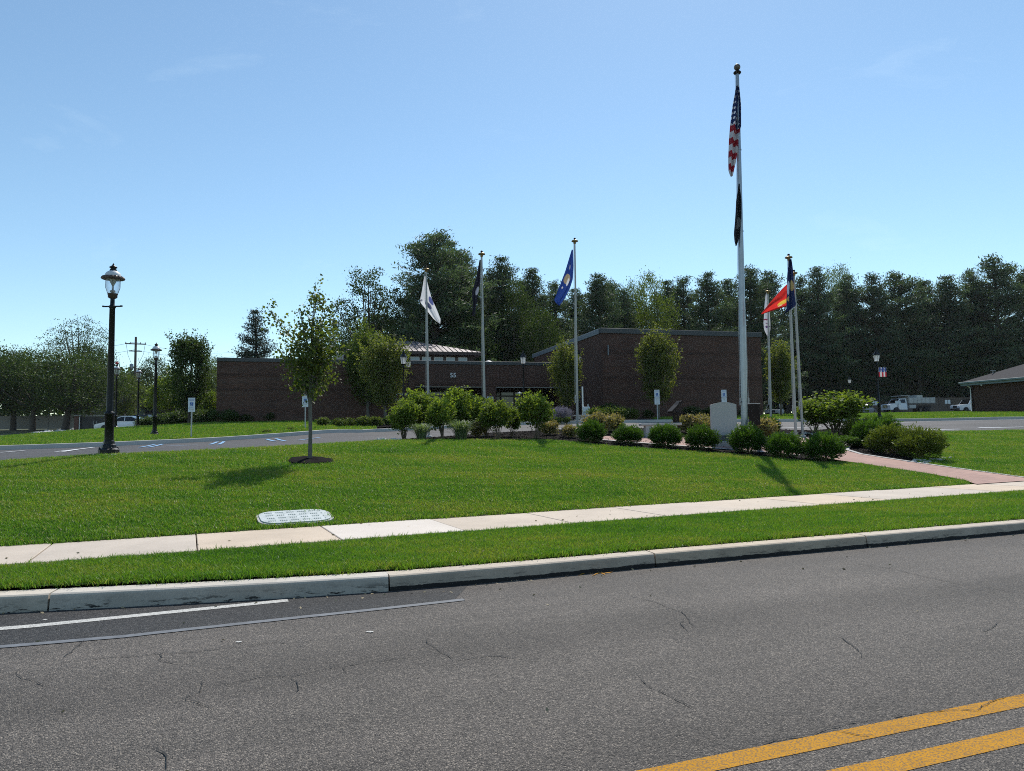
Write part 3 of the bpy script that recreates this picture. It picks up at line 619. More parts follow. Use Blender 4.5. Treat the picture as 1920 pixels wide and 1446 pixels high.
def scatter(src, name, label, cat, objs, smin, smax, seed, flat=False, dmul=1.0):
    c = bpy.data.collections.new(name + '_pieces')
    for o in objs: c.objects.link(o)
    ng = bpy.data.node_groups.new(name, 'GeometryNodeTree'); ng.is_modifier = True
    ng.interface.new_socket('Geometry', in_out='INPUT', socket_type='NodeSocketGeometry'); ng.interface.new_socket('Geometry', in_out='OUTPUT', socket_type='NodeSocketGeometry')
    N = ng.nodes.new; L = ng.links.new; gi = N('NodeGroupInput'); go = N('NodeGroupOutput')
    dp = N('GeometryNodeDistributePointsOnFaces'); na = N('GeometryNodeInputNamedAttribute'); na.data_type = 'FLOAT'; na.inputs['Name'].default_value = 'dens'
    mm = N('ShaderNodeMath'); mm.operation = 'MULTIPLY'; mm.inputs[1].default_value = dmul
    L(gi.outputs[0], dp.inputs['Mesh']); L(na.outputs['Attribute'], mm.inputs[0]); L(mm.outputs[0], dp.inputs['Density']); dp.inputs['Seed'].default_value = seed
    ci = N('GeometryNodeCollectionInfo'); ci.inputs['Collection'].default_value = c; ci.inputs['Separate Children'].default_value = True; ci.inputs['Reset Children'].default_value = True
    ip = N('GeometryNodeInstanceOnPoints'); L(dp.outputs['Points'], ip.inputs['Points']); L(ci.outputs[0], ip.inputs['Instance']); ip.inputs['Pick Instance'].default_value = True
    rv = N('FunctionNodeRandomValue'); rv.data_type = 'FLOAT_VECTOR'; t_ = .25 if not flat else .5
    rv.inputs[0].default_value = (-t_, -t_, 0); rv.inputs[1].default_value = (t_, t_, 6.283); L(rv.outputs[0], ip.inputs['Rotation'])
    rs = N('FunctionNodeRandomValue'); rs.data_type = 'FLOAT'; rs.inputs[2].default_value = smin; rs.inputs[3].default_value = smax; rs.inputs['Seed'].default_value = 5; L(rs.outputs[1], ip.inputs['Scale'])
    L(ip.outputs[0], go.inputs[0])
    o = bpy.data.objects.new(name, src.data); COL.objects.link(o); o.location = src.location
    md = o.modifiers.new('scatter', 'NODES'); md.node_group = ng; tag(o, label, cat, None, 'stuff'); return o
near_cl = [blade_clump('blades%d' % i, 15, .050, .0065, .034, i, .55) for i in range(6)]
mid_cl = [blade_clump('mblades%d' % i, 13, .050, .0085, .045, 60 + i, .55) for i in range(6)]
far_cl = [blade_clump('fblades%d' % i, 18, .07, .02, .10, 20 + i) for i in range(3)]
LBL = {'verge': 'green grass of the verge between curb and sidewalk', 'front': 'mown grass of the sloping lawn in front of the flagpoles', 'side': 'mown grass beside the brick path', 'far': 'short grass beyond the parking lot'}
for i, (o, k) in enumerate(LAWNS):
    if k == 'far': scatter(o, 'grass', LBL[k] + (' by the brown brick wall' if o.name == 'building_lawn' else ' by the hip-roofed building'), 'grass', far_cl, .8, 1.3, i)
    else: scatter(o, 'grass', LBL[k], 'grass', near_cl if k == 'verge' else mid_cl, .7, 1.3, i)
def chip(name, s, seed):
    r = np.random.default_rng(seed); return bpy.data.objects.new(name, MB().box((0, 0, 0), (s * r.uniform(.8, 1.6), s * r.uniform(.3, .5), s * .18)).mesh(name, M['chip']))
chips = [chip('chip%d' % i, .05, i) for i in range(4)]
for i, b in enumerate(BEDS): scatter(b, 'mulch_chips', ['dark mulch chips under the flagpole shrubs', 'dark mulch chips beside the brick path', 'dark mulch chips by the building lawn curb'][i], 'mulch', chips, .6, 1.5, 40 + i, True, 1.6)

# ================================================================== BUILDINGS
BU = Vector((.963, .269, 0)).normalized(); BN = Vector((-BU.y, BU.x, 0)); BA = math.atan2(BU.y, BU.x)
A0 = Vector((-20, 48, 0)); ZB = 2.55; ZW = 7.16; ZR = 8.80
def bloc(s, l, z): return tuple(Vector((0, 0, z)) + Vector((s, l, 0)))
bld = thing('brick_building', 'long flat-roofed brown brick building numbered 55 with dark glass entrance', 'building', (A0.x, A0.y, 0), BA)
def wall(s0, s1, z0, z1, l, name='wall', mat='brick', th=.3):   # front-facing wall, local x along the facade
    return MB().box((0, 0, 0), (s1 - s0, th, z1 - z0)).obj(name, M[mat], bld, ((s0 + s1) / 2, l + th / 2, (z0 + z1) / 2))
def side(s, l0, l1, z0, z1, name='wall', mat='brick', th=.3, sgn=-1):   # a wall running back from the facade
    o = MB().box((0, 0, 0), (l1 - l0, th, z1 - z0)).obj(name, M[mat], bld, (s - sgn * th / 2, (l0 + l1) / 2, (z0 + z1) / 2)); o.rotation_euler = (0, 0, sgn * math.pi / 2); return o
zo = 5.28                                                        # head of the entrance openings
wall(0, 13.4, ZB - .6, ZW - .25, 0); wall(13.4, 25.2, zo, ZW - .25, 0); wall(18.55, 19.5, ZB - .5, zo, 0)
side(0, .3, 16, ZB - .5, ZW - .25)
side(13.4, .3, 3, ZB - .5, zo, sgn=1)
for s0, s1 in ((0, 13.4), (13.4, 25.2)): MB().box((0, 0, 0), (s1 - s0, .02, .215)).obj('soldier_course', M['brick_soldier'], bld, ((s0 + s1) / 2, -.006, 6.02 if s0 < 5 else 5.42))
MB().box((0, 0, 0), (13.35, .02, .215)).obj('soldier_course', M['brick_soldier'], bld, (6.7, -.006, 5.02))
MB().box((0, 0, 0), (25.2, .46, .27), 0, .02).obj('coping', M['coping'], bld, (12.6, .16, ZW - .115))
MB().box((0, 0, 0), (5.0, .12, .05)).obj('lintel', M['concrete'], bld, (15.97, .08, zo - .028)); MB().box((0, 0, 0), (5.6, .12, .05)).obj('lintel', M['concrete'], bld, (22.3, .08, zo - .028))
MB().box((0, 0, 0), (24.6, 14, .2)).obj('roof', M['shingle'], bld, (12.5, 8, ZW - .5))
MB().box((0, 0, 0), (11.8, 3.2, .2)).obj('soffit', M['trimbrown'], bld, (19.3, 1.9, zo + .12)); MB().box((0, 0, 0), (11.8, 3.4, .5)).obj('porch_floor', M['concrete'], bld, (19.3, 1.6, ZB - .2))
for s0, s1, nb in ((13.45, 18.5, 4), (19.55, 25.1, 5)):           # glazed entrance set back under the porch
    st = MB(); w = (s1 - s0) / nb
    for k in range(nb + 1): st.box((s0 + w * k, 3.0, (ZB + zo) / 2), (.09, .12, zo - ZB))
    for z in (ZB + .08, ZB + 2.2, zo - .06): st.box(((s0 + s1) / 2, 3.0, z), (s1 - s0, .1, .1))
    st.obj('door_frame', M['frame'], bld)
    for k in range(nb): MB().box((s0 + w * (k + .5), 3.03, (ZB + zo) / 2), (w - .1, .02, zo - ZB - .1)).obj('pane', M['glass_dark'], bld)
MB().box((0, 0, 0), (25.2, .3, 3)).obj('back_wall', M['brick'], bld, (12.6, 15.8, 5.5))
text('house_number', '55', .47, M['whiteletter'], bld, (16.25, -.03, 5.96), (math.pi / 2, 0, 0), .02, 'CENTER', .004)
text('wall_lettering', 'Administration', .36, M['whiteletter'], bld, (11.95, -.03, 4.62), (math.pi / 2, 0, 0)); text('wall_lettering', 'Building', .36, M['whiteletter'], bld, (11.95, -.03, 4.20), (math.pi / 2, 0, 0))
nb_ = MB().box((0, 0, 0), (.5, .03, .38)).obj('notice_plate', M['signwhite'], bld, (19.05, -.02, 4.35))
for k in range(5): MB().box((0, 0, 0), (.36, .01, .025)).obj('notice_line', M['signgreen'], nb_, (0, -.02, .12 - .06 * k))
# tall right block: in the facade frame its near corner sits at s=25.2, l=-7.04
SR, LR = 25.2, -7.04
wall(SR, SR + 12.4, ZB - .6, ZR - .34, LR); side(SR, LR + .3, LR + 15.5, ZB - .6, ZR - .34); side(SR + 12.4, LR + .3, LR + 15.5, ZB - .6, ZR - .34, sgn=1)
MB().box((0, 0, 0), (12.6, .46, .36), 0, .02).obj('coping', M['coping'], bld, (SR + 6.2, LR + .14, ZR - .16))
MB().box((0, 0, 0), (.46, 15.4, .36), 0, .02).obj('coping', M['coping_skylit'], bld, (SR + .13, LR + 8.1, ZR - .16)); MB().box((0, 0, 0), (.46, 15.4, .36), 0, .02).obj('coping', M['coping'], bld, (SR + 12.3, LR + 8.1, ZR - .16))
MB().box((0, 0, 0), (12, 15, .2)).obj('roof', M['shingle'], bld, (SR + 6.2, LR + 7.8, ZR - .6))
MB().box((0, 0, 0), (12.3, .02, .215)).obj('soldier_course', M['brick_soldier'], bld, (SR + 6.2, LR - .006, 5.42)); MB().box((0, 0, 0), (12.3, .02, .215)).obj('soldier_course', M['brick_soldier'], bld, (SR + 6.2, LR - .006, 7.2))
MB().box((0, 0, 0), (.06, .1, .7)).obj('conduit', M['coping_skylit'], bld, (SR + .4, LR - .06, 7.3))
# clerestory under a standing seam hip roof
s0, s1, l0, l1 = 8.8, 20.4, 8.0, 19.6; ze, za = 8.82, 10.45; sc_, lc_ = (s0 + s1) / 2, (l0 + l1) / 2
MB().box((0, 0, 0), (10.4, 10.4, 2.6)).obj('clerestory_wall', M['trimbrown'], bld, (sc_, lc_, 7.5))
hr = MB(); hr.add([(s0, l0, ze), (s1, l0, ze), (s1, l1, ze), (s0, l1, ze), (sc_ - .6, lc_, za), (sc_ + .6, lc_, za), (s0, l0, ze - .22), (s1, l0, ze - .22), (s1, l1, ze - .22), (s0, l1, ze - .22)],
    [(0, 1, 5, 4), (1, 2, 5), (2, 3, 4, 5), (3, 0, 4), (0, 6, 7, 1), (1, 7, 8, 2), (2, 8, 9, 3), (3, 9, 6, 0), (9, 8, 7, 6)])
hip = hr.obj('hip_roof', M['roofmetal'], bld)
for k in range(1, 27):                                           # seams of the front and right slopes
    s = s0 + (s1 - s0) * k / 27; f = min(1, (s - s0) / (sc_ - .6 - s0), (s1 - s) / (s1 - sc_ - .6))
    MB().tube([(s, l0, ze + .02), (s, l0 + (lc_ - l0) * f, ze + (za - ze) * f + .02)], .035, 4).obj('seam', M['trimbrown'], hip)
    l = l0 + (l1 - l0) * k / 27; f = min(1, (l - l0) / (lc_ - l0), (l1 - l) / (l1 - lc_))
    if k % 2: MB().tube([(s1, l, ze + .02), (s1 - (s1 - sc_ - .6) * f, l, ze + (za - ze) * f + .02)], .035, 4).obj('seam', M['trimbrown'], hip)
MB().box((0, 0, 0), (11.7, .16, .26)).obj('fascia', M['trimbrown'], bld, (sc_, l0 - .05, ze - .13))
for px in (778, 799.5, 822.5, 845, 868):
    k = (px - 960) / F_PX; s = (k * (A0.y + 8.55 * BN.y) - A0.x - 8.55 * BN.x) / (BU.x - k * BU.y)
    w_ = MB().box((0, 0, 0), (.78, .06, .62), 0, .01).obj('window', M['white'], bld, (s, 8.58, 8.12)); MB().box((0, 0, 0), (.66, .03, .5)).obj('pane', M['pane_sky'], w_, (0, -.03, 0))
MB().box((0, 0, 0), (.62, .7, 1.5), 0, .02).obj('flue', M['alu_dull'], bld, (8.25, 5.5, ZW + .1))
MB().box((0, 0, 0), (.7, .78, .06)).obj('flue_cap', M['alu_dull'], bld, (8.25, 5.5, ZW + .86))
MB().lathe([(.42, 0), (.42, .1), (.34, .2), (.15, .27), (.01, .3)], 14).obj('roof_vent', M['white'], bld, (19.2, 1.0, ZW - .1))
gb = MB(); gb.prism([(0, 0), (4.2, 1.75), (4.4, 1.75), (8.6, 0), (8.6, -1), (0, -1)], 0, .25).obj('gable', M['trimbrown'], bld, (8.2, 13.5, 7.9))
# hip-roofed brick building on the right
K = at(1823, 772, 63); kz = gz(K.x, 63.) - .1
rb = thing('hip_roofed_building', 'low brown brick building with grey shingled hip roof and pale gutter', 'building', (K.x, K.y, kz), BA)
EH = 2.85; DP = 15.; WD = 20.                                     # eaves height, depth towards the street, width
o = MB().box((0, 0, 0), (DP, .3, EH + .4)).obj('wall', M['brick'], rb, (.15, -DP / 2, EH / 2 - .2)); o.rotation_euler = (0, 0, -math.pi / 2)
MB().box((0, 0, 0), (WD, .3, EH + .4)).obj('wall', M['brick'], rb, (WD / 2, -.15, EH / 2 - .2)); MB().box((0, 0, 0), (WD, .3, EH + .4)).obj('wall', M['brick'], rb, (WD / 2 + .31, -DP + .15, EH / 2 - .2))
ov = .55; rr = MB(); x0, x1, q0, q1 = -ov, WD + ov, -DP - ov, ov; zr = EH + 3.3; mid = (q0 + q1) / 2; dx = (q1 - q0) / 2
rr.add([(x0, q0, EH), (x1, q0, EH), (x1, q1, EH), (x0, q1, EH), (x0 + dx, mid, zr), (x1 - dx, mid, zr)], [(0, 1, 5, 4), (1, 2, 5), (2, 3, 4, 5), (3, 0, 4), (3, 2, 1, 0)]); rr.obj('roof', M['shingle'], rb)
MB().box((x0 - .04, (q0 + q1) / 2, EH - .06), (.14, q1 - q0 + .2, .16), 0, .02).obj('gutter', M['gutter'], rb); MB().box((WD / 2, q1 + .06, EH - .06), (WD + 1, .14, .16), 0, .02).obj('gutter', M['gutter'], rb)
MB().box((x0 + .04, (q0 + q1) / 2, EH - .22), (.06, q1 - q0, .2)).obj('fascia', M['gutter'], rb)
MB().tube([(x0 + .02, q1 - .3, EH - .1), (-.06, .0, EH - .5), (-.06, 0, .1), (-.25, 0, .05)], .05, 6).obj('downspout', M['white'], rb)
MB().tube([(1.2, -1.2, EH + .3), (1.2, -1.2, EH + .9)], .03, 6).box((1.2, -1.2, EH + .92), (.55, .08, .06)).obj('roof_vent', M['alu_dull'], rb)
MB().lathe([(.01, -.08), (.08, -.06), (.08, .04), (.04, .06)], 10).obj('eaves_lamp', M['white'], rb, (x0 + .15, -1.4, EH - .35))

# ================================================================== STREET FURNITURE
def lantern_a(root, H=4.66):
    """acorn lamp: fluted base, shaft, ladder rest, clear jar, ruffled hood"""
    k = H / 4.66
    MB().box((0, 0, -.12), (.62, .62, .26), 0, .02).obj('footing', M['concrete'], root)
    MB().lathe([(.23, 0), (.23, .11), (.20, .13), (.17, .15), (.155, .22), (.125, .25), (.12, .31), (.10, .34)], 8, (0, 0, 0), False, None, math.pi / 8).obj('base', M['black'], root)
    for a in range(4): MB().lathe([(.025, .0), (.025, .05), (.01, .06)], 6, (.2 * math.cos(a * 1.571 + .785), .2 * math.sin(a * 1.571 + .785), .11)).obj('anchor_bolt', M['black'], root)
    MB().lathe([(.10, .33), (.098, .94), (.118, .955), (.118, 1.0), (.085, 1.02), (.078, 1.05), (.062, 3.55), (.078, 3.57), (.078, 3.61), (.052, 3.63), (.048, 3.80)], 16).obj('shaft', M['black'], root)
    MB().tube([(-.22, 0, 3.60), (.22, 0, 3.60)], .018, 8).lathe([(.03, -.01), (.03, .02)], 8, (-.22, 0, 3.6)).lathe([(.03, -.01), (.03, .02)], 8, (.22, 0, 3.6)).obj('ladder_rest', M['black'], root)
    MB().lathe([(.06, 3.79), (.105, 3.82), (.105, 3.88), (.115, 3.89), (.115, 3.915)], 16).obj('collar', M['hoodrust'], root)
    j = MB().lathe([(.10, 3.91), (.13, 3.97), (.152, 4.06), (.156, 4.16), (.156, 4.27)], 20).obj('glass_jar', M['jar'], root)
    MB().tube([(0, 0, 3.9), (0, 0, 4.27)], .012, 6).lathe([(.01, 3.93), (.06, 3.95), (.06, 3.99), (.02, 4.01)], 10).lathe([(.02, 4.1), (.045, 4.16), (.07, 4.2), (.07, 4.27)], 10).obj('lamp_socket', M['alu_dull'], j)
    for a in range(4): MB().tube([(.158 * math.cos(a * 1.571 + .4), .158 * math.sin(a * 1.571 + .4), 4.27), (.157 * math.cos(a * 1.571 + .4), .157 * math.sin(a * 1.571 + .4), 4.06), (.112 * math.cos(a * 1.571 + .4), .112 * math.sin(a * 1.571 + .4), 3.92)], .006, 4).obj('rib', M['hoodrust'], j)
    h = MB().lathe([(.16, 4.265), (.25, 4.27), (.255, 4.30), (.235, 4.335), (.18, 4.345)], 40, (0, 0, 0), False, [0, .035, .05, .02, 0]).obj('hood_brim', M['hoodrust'], root)
    MB().lathe([(.185, 4.335), (.18, 4.38), (.155, 4.43), (.11, 4.465), (.07, 4.48)], 20).obj('dome', M['hoodwhite'], h)
    MB().lathe([(.085, 4.47), (.08, 4.50), (.055, 4.545), (.085, 4.555), (.088, 4.575), (.05, 4.60), (.02, 4.63), (.022, 4.645), (.012, 4.66), (.001, 4.68)], 14).obj('finial', M['black'], h)
    return root
def lantern_b(root):
    """four-sided lantern with frosted panes on a slim shaft"""
    MB().box((0, 0, -.12), (.56, .56, .28), 0, .02).obj('footing', M['concrete'], root)
    MB().lathe([(.21, 0), (.21, .1), (.16, .15), (.14, .24), (.11, .3), (.095, .36)], 8, (0, 0, 0), False).obj('base', M['black'], root)
    MB().lathe([(.09, .35), (.085, .95), (.1, .97), (.1, 1.0), (.065, 1.03), (.05, 3.55), (.07, 3.58), (.07, 3.64), (.045, 3.66), (.045, 3.75)], 14).obj('shaft', M['black'], root)
    n = 6
    MB().lathe([(.05, 3.74), (.12, 3.78), (.13, 3.81)], n, (0, 0, 0), False).obj('collar', M['black'], root)
    l = MB().lathe([(.13, 3.81), (.21, 4.22)], n, (0, 0, 0), False).obj('lantern_glass', M['frost'], root)
    for a in range(n): MB().tube([(.134 * math.cos(a * 6.2832 / n), .134 * math.sin(a * 6.2832 / n), 3.80), (.214 * math.cos(a * 6.2832 / n), .214 * math.sin(a * 6.2832 / n), 4.23)], .011, 4).obj('rib', M['black'], l)
    h = MB().lathe([(.21, 4.21), (.235, 4.22), (.235, 4.25), (.20, 4.29), (.13, 4.40), (.10, 4.44)], n, (0, 0, 0), False).obj('hood', M['black'], root)
    MB().lathe([(.11, 4.43), (.12, 4.46), (.06, 4.52), (.07, 4.54), (.03, 4.6), (.035, 4.63), (.001, 4.70)], 12).obj('finial', M['black'], h)
    return root
GA = 'black lamp posts with clear glass jars'; GB = 'black lantern posts with frosted panes'
la = None
for px, Y, lab in ((205, 17.2, 'tall black lamp post with clear glass jar standing at the edge of the front lawn'), (290, 35.2, 'black lamp post with glass jar on the grass beside the blue-striped stalls'),
                   (258, 54, 'slim distant black lamp post with pale dome behind the white sedan'), (216.5, 50, 'distant black lamp post with a red bow on top, behind the big lamp post')):
    p = gp(px, Y)
    if la is None: la = lantern_a(thing('lamp_post', lab, 'lamp post', p, 0, GA)); o = la
    else: o = copy_tree(la); o.location = p; o['label'] = lab; o.rotation_euler = (0, 0, px * .1)
    if px == 216.5: MB().lathe([(.01, 0), (.1, .03), (.14, .1), (.08, .17), (.01, .2)], 10).obj('red_bow', pm('red_ribbon', (.35, .02, .03), .6), o, (0, 0, 4.62))
lb = None
for px, Y, lab, dz in ((757, 43.5, 'lantern post in front of the columnar trees left of the entrance', 0), (766, 49, 'lantern post just behind another one left of the entrance', 0), (983, 46.5, 'lantern post standing in front of the dark entrance glass', 0),
                   (1088, 47, 'lantern post half hidden by a flagpole beside a small tree', 0), (1650, 46.5, 'lantern post with a flag banner on the far grass strip', 0), (1597, 84, 'small far lantern post above the viburnum by the pines', 0)):
    p = gp(px, Y); lab = 'black ' + lab
    if lb is None: lb = lantern_b(thing('lantern_post', lab, 'lamp post', p, .3, GB)); o = lb
    else: o = copy_tree(lb); o.location = p; o['label'] = lab
# banner on the far lantern
def uvmesh(name, grid, mat):
    """grid: (rows, cols, 3) points -> smooth mesh with uv"""
    rr_, cc_, _ = grid.shape; me = bpy.data.meshes.new(name)
    fs = [(r * cc_ + c, r * cc_ + c + 1, (r + 1) * cc_ + c + 1, (r + 1) * cc_ + c) for r in range(rr_ - 1) for c in range(cc_ - 1)]
    me.from_pydata(grid.reshape(-1, 3).tolist(), [], fs); uv = me.uv_layers.new(name='UVMap'); me.polygons.foreach_set('use_smooth', [True] * len(fs))
    U = np.array([[c / (cc_ - 1), r / (rr_ - 1)] for r in range(rr_) for c in range(cc_)])
    uv.data.foreach_set('uv', U[[l.vertex_index for l in me.loops]].ravel()); me.materials.append(mat); return me
def clothmat(name, builder, trans=.3):
    t = NT(name); uv = t.n('ShaderNodeUVMap').outputs[0]; sp = t.n('ShaderNodeSeparateXYZ'); t.l(uv, sp.inputs[0])
    c = builder(t, uv, sp.outputs[0], sp.outputs[1]); t.col(c); t.b.inputs['Roughness'].default_value = .75; t.b.inputs['Specular IOR Level'].default_value = .15
    tr = t.n('ShaderNodeBsdfTranslucent'); t.l(c, tr.inputs[0]); ms = t.n('ShaderNodeMixShader', i_0=trans); t.l(t.b.outputs[0], ms.inputs[1]); t.l(tr.outputs[0], ms.inputs[2]); t.l(ms.outputs[0], t.o.inputs[0]); return t.m
def ell(t, u, v, cu, cv, ru, rv, soft=.15):                       # 1 inside an ellipse
    a = t.math('POWER', t.math('DIVIDE', t.math('SUBTRACT', u, cu), ru), 2.0); b = t.math('POWER', t.math('DIVIDE', t.math('SUBTRACT', v, cv), rv), 2.0)
    return t.math('SMOOTH_MIN', t.math('MAXIMUM', t.math('DIVIDE', t.math('SUBTRACT', 1.0, t.math('ADD', a, b)), soft), 0.0), 1.0, .05)
def stars(t, uv, sx, sy):
    mpn = t.n('ShaderNodeMapping'); mpn.inputs['Scale'].default_value = (sx, sy, 0); t.l(uv, mpn.inputs[0])
    vo = t.n('ShaderNodeTexVoronoi', i_Scale=1.0, i_Randomness=.15); t.l(mpn.outputs[0], vo.inputs['Vector'])
    return t.math('LESS_THAN', vo.outputs['Distance'], .26)
def usflag(t, uv, u, v):
    s = t.math('FRACT', t.math('MULTIPLY', t.math('ADD', v, t.math('MULTIPLY', u, -.035)), 7.0)); st = t.math('GREATER_THAN', s, .5)
    stripes = t.mix(st, (.24, .018, .03), (.42, .42, .46)); can = t.mix(stars(t, uv, 4, 17), (.018, .03, .10), (.7, .7, .75))
    return t.mix(t.math('LESS_THAN', t.math('ADD', v, t.math('MULTIPLY', u, -.1)), .40), stripes, can)
def banner_c(t, uv, u, v):
    stripes = t.mix(t.math('GREATER_THAN', t.math('FRACT', t.math('MULTIPLY', u, 2.5)), .5), (.45, .04, .06), (.65, .65, .65))
    return t.mix(t.math('LESS_THAN', v, .5), stripes, t.mix(stars(t, uv, 3, 7), (.03, .06, .22), (.7, .7, .7)))
def plain(base, marks):
    def f(t, uv, u, v):
        c = t.mix(t.noise(uv, 5, 3), tuple(x * .9 for x in base), tuple(x * 1.1 for x in base))
        for cu, cv, ru, rv, col in marks: c = t.mix(ell(t, u, v, cu, cv, ru, rv), c, col)
        return c
    return f
p = gp(1650, 46.5); ban = thing('banner', 'small stars and stripes banner on the far lantern post', 'banner', (p.x, p.y, p.z))
MB().tube([(.04, 0, 3.42), (.62, 0, 3.42)], .012, 6).obj('bracket', M['black'], ban); MB().tube([(.04, 0, 2.78), (.62, 0, 2.78)], .012, 6).obj('bracket', M['black'], ban)
gg_ = np.array([[(.1 + .5 * c / 7, .03 * math.sin(c * .9), 3.41 - .62 * r / 8) for c in range(8)] for r in range(9)]); link('cloth', uvmesh('cloth', gg_, clothmat('banner_cloth', banner_c, .35)), ban)

# flagpoles
def flagpole(px, py_base, px_top, py_top, Y, label, big=False, group=None):
    b = at(px, py_base, Y); b.z = gz(b.x, Y); tp = at(px_top, py_top, Y); top = tp.z - b.z
    t = thing('flagpole', label, 'flagpole', b, 0, group); t.rotation_euler = (0, math.atan2(tp.x - b.x, top), 0); r0, r1 = (.134, .07) if big else (.047, .029)
    H = top - (.42 if big else .17)
    MB().lathe([(r0 * 2.6, -.1), (r0 * 2.6, .03), (r0 * 2.2, .05), (.01, .06)], 20).obj('footing', M['concrete'], t)
    prof = [(r0, 0), (r0, H * .22)] + [(r0 + (r1 - r0) * k / 6, H * (.22 + .78 * k / 6)) for k in range(1, 7)]
    s = MB().lathe(prof, 18).obj('shaft', M['alu' if big else 'alu_dull'], t)
    if big:
        for f in (.33, .55, .78): MB().lathe([(r0 * 1.0 - (r0 - r1) * f + .02, H * f), (r0 * 1.0 - (r0 - r1) * f + .02, H * f + .05)], 18).obj('joint_ring', M['alu'], s)
        MB().lathe([(r1, H - .02), (.13, H), (.16, H + .05), (.13, H + .09), (.05, H + .12), (.025, H + .16)], 16).obj('truck', M['bronze'], t); MB().lathe([(.13 * math.sin(a * math.pi / 10) + .0005, H + .28 - .135 * math.cos(a * math.pi / 10)) for a in range(11)], 18).obj('ball', M['ball'], t)
    else:
        MB().lathe([(r1 + .005, H - .08), (.05, H - .05), (.05, H), (.125, H + .015), (.135, H + .04), (.11, H + .065), (.03, H + .08), (.015, H + .10)], 16).obj('truck', M['gold'], t); MB().lathe([(.045 * math.sin(a * math.pi / 8) + .0005, H + .13 - .045 * math.cos(a * math.pi / 8)) for a in range(9)], 14).obj('ball', M['bronze'], t)
    hx = -r0 - .035
    MB().tube([(hx, -.02, 1.25), (hx + .02, -.02, H * .5), (-r1 - .03, -.02, H - .03)], .007, 5).obj('halyard', M['cord'], t); MB().box((hx + .01, -.02, 1.2), (.05, .05, .3), 0, .01).box((hx + .01, -.02, 1.2), (.03, .16, .05), 0, .01).obj('cleat', M['alu_dull'], t)
    if big: MB().tube([(-hx, -.02, 1.25), (-hx - .03, -.02, H * .3)], .008, 5).obj('halyard', M['cord'], t); MB().box((-hx, -.02, 1.2), (.07, .06, .32), 0, .01).obj('cleat', M['alu_dull'], t)
    return t, b
def flag(name, label, px_pole, Y, left, right, mat, amp=.05, freq=2.2, ph=0, dy=-.06):
    n, mrow = 17, 30; L = resample(left, mrow); Rr = resample(right, mrow); G = np.zeros((mrow, n, 3)); o = at(px_pole, left[0][1], Y)
    for r in range(mrow):
        for c in range(n):
            u = c / (n - 1); v = r / (mrow - 1); x = L[r, 0] * (1 - u) + Rr[r, 0] * u; y = L[r, 1] * (1 - u) + Rr[r, 1] * u; w = at(x, y, Y)
            wid = abs(Rr[r, 0] - L[r, 0]) * Y / F_PX
            G[r, c] = (w.x - o.x, dy + amp * math.sin(u * freq * 6.283 + v * 3.1 + ph) * min(1, v * 4) * min(1, .35 + wid * 1.6) + amp * .35 * math.sin(u * freq * 14 + v * 9), w.z - o.z)
    f = tag(link(name, uvmesh(name, G, mat)), label, 'flag'); f.location = (o.x, Y, o.z); return f
FG = 'slim silver flagpoles round the memorial'
flagpole(1396, 806, 1382, 120, 28.3, 'very tall thick silver flagpole with bronze ball, flying two flags', True)
flagpole(804, 818, 799, 499, 27.6, 'slim silver flagpole flying the white flag with dark crest', group=FG)
flagpole(909.5, 818.5, 903, 470, 26.3, 'slim silver flagpole flying the black flag', group=FG)
flagpole(1083, 808, 1077.5, 446, 27.5, 'slim silver flagpole flying the royal blue flag', group=FG)
flagpole(1492, 814, 1478.5, 476, 24.8, 'slim silver flagpole flying the navy blue flag', group=FG)
flagpole(1505, 812, 1488.5, 506, 27.2, 'slim silver flagpole flying the red flag', group=FG)
flagpole(1446, 806, 1439.5, 541, 31.0, 'slim silver flagpole flying the white flag with lettering', group=FG)
flag('flag', 'stars and stripes flag hanging limp from the tall pole', 1384, 28.3, [(1379, 163), (1373, 200), (1368, 240), (1366, 262), (1365, 300), (1365, 322), (1368, 333)], [(1384, 163), (1386, 200), (1387, 240), (1383, 258), (1381, 285), (1377, 310), (1372, 333)], clothmat('flag_stripes', usflag, .12), .12, 1.6, 0, -.12)
flag('flag', 'black flag hanging limp below the stars and stripes', 1384, 28.3, [(1383, 347), (1379, 380), (1376, 415), (1374, 440), (1375, 455), (1377, 463)], [(1385, 347), (1387, 380), (1388, 415), (1386, 445), (1382, 455), (1379, 463)], clothmat('flag_black', plain((.02, .022, .026), [(.55, .62, .3, .1, (.16, .17, .18))]), .1), .09, 1.5, 1, -.14)
flag('flag', 'white flag with dark blue crest blown across its pole', 799, 27.6, [(795, 517), (790, 545), (787, 560), (788, 567), (797, 578), (812, 597), (823, 606)], [(798, 517), (804, 542), (810, 562), (816, 574), (822, 588), (826, 598), (825, 607)], clothmat('flag_white', plain((.72, .72, .74), [(.45, .58, .2, .09, (.12, .13, .22)), (.85, .5, .16, .10, (.10, .12, .3)), (.1, .45, .1, .02, (.2, .2, .25))]), .5), .05, 1.3, .5, .1)
flag('flag', 'black flag hanging furled from a slim pole', 903, 26.3, [(899, 487), (892, 525), (886, 545), (885, 555), (887, 572), (885, 592)], [(902, 487), (902, 525), (899, 540), (896, 552), (893, 572), (889, 594)], clothmat('flag_black_2', plain((.022, .022, .035), [(.75, .55, .3, .08, (.38, .38, .45))]), .15), .05, 1.4, 2, .02)
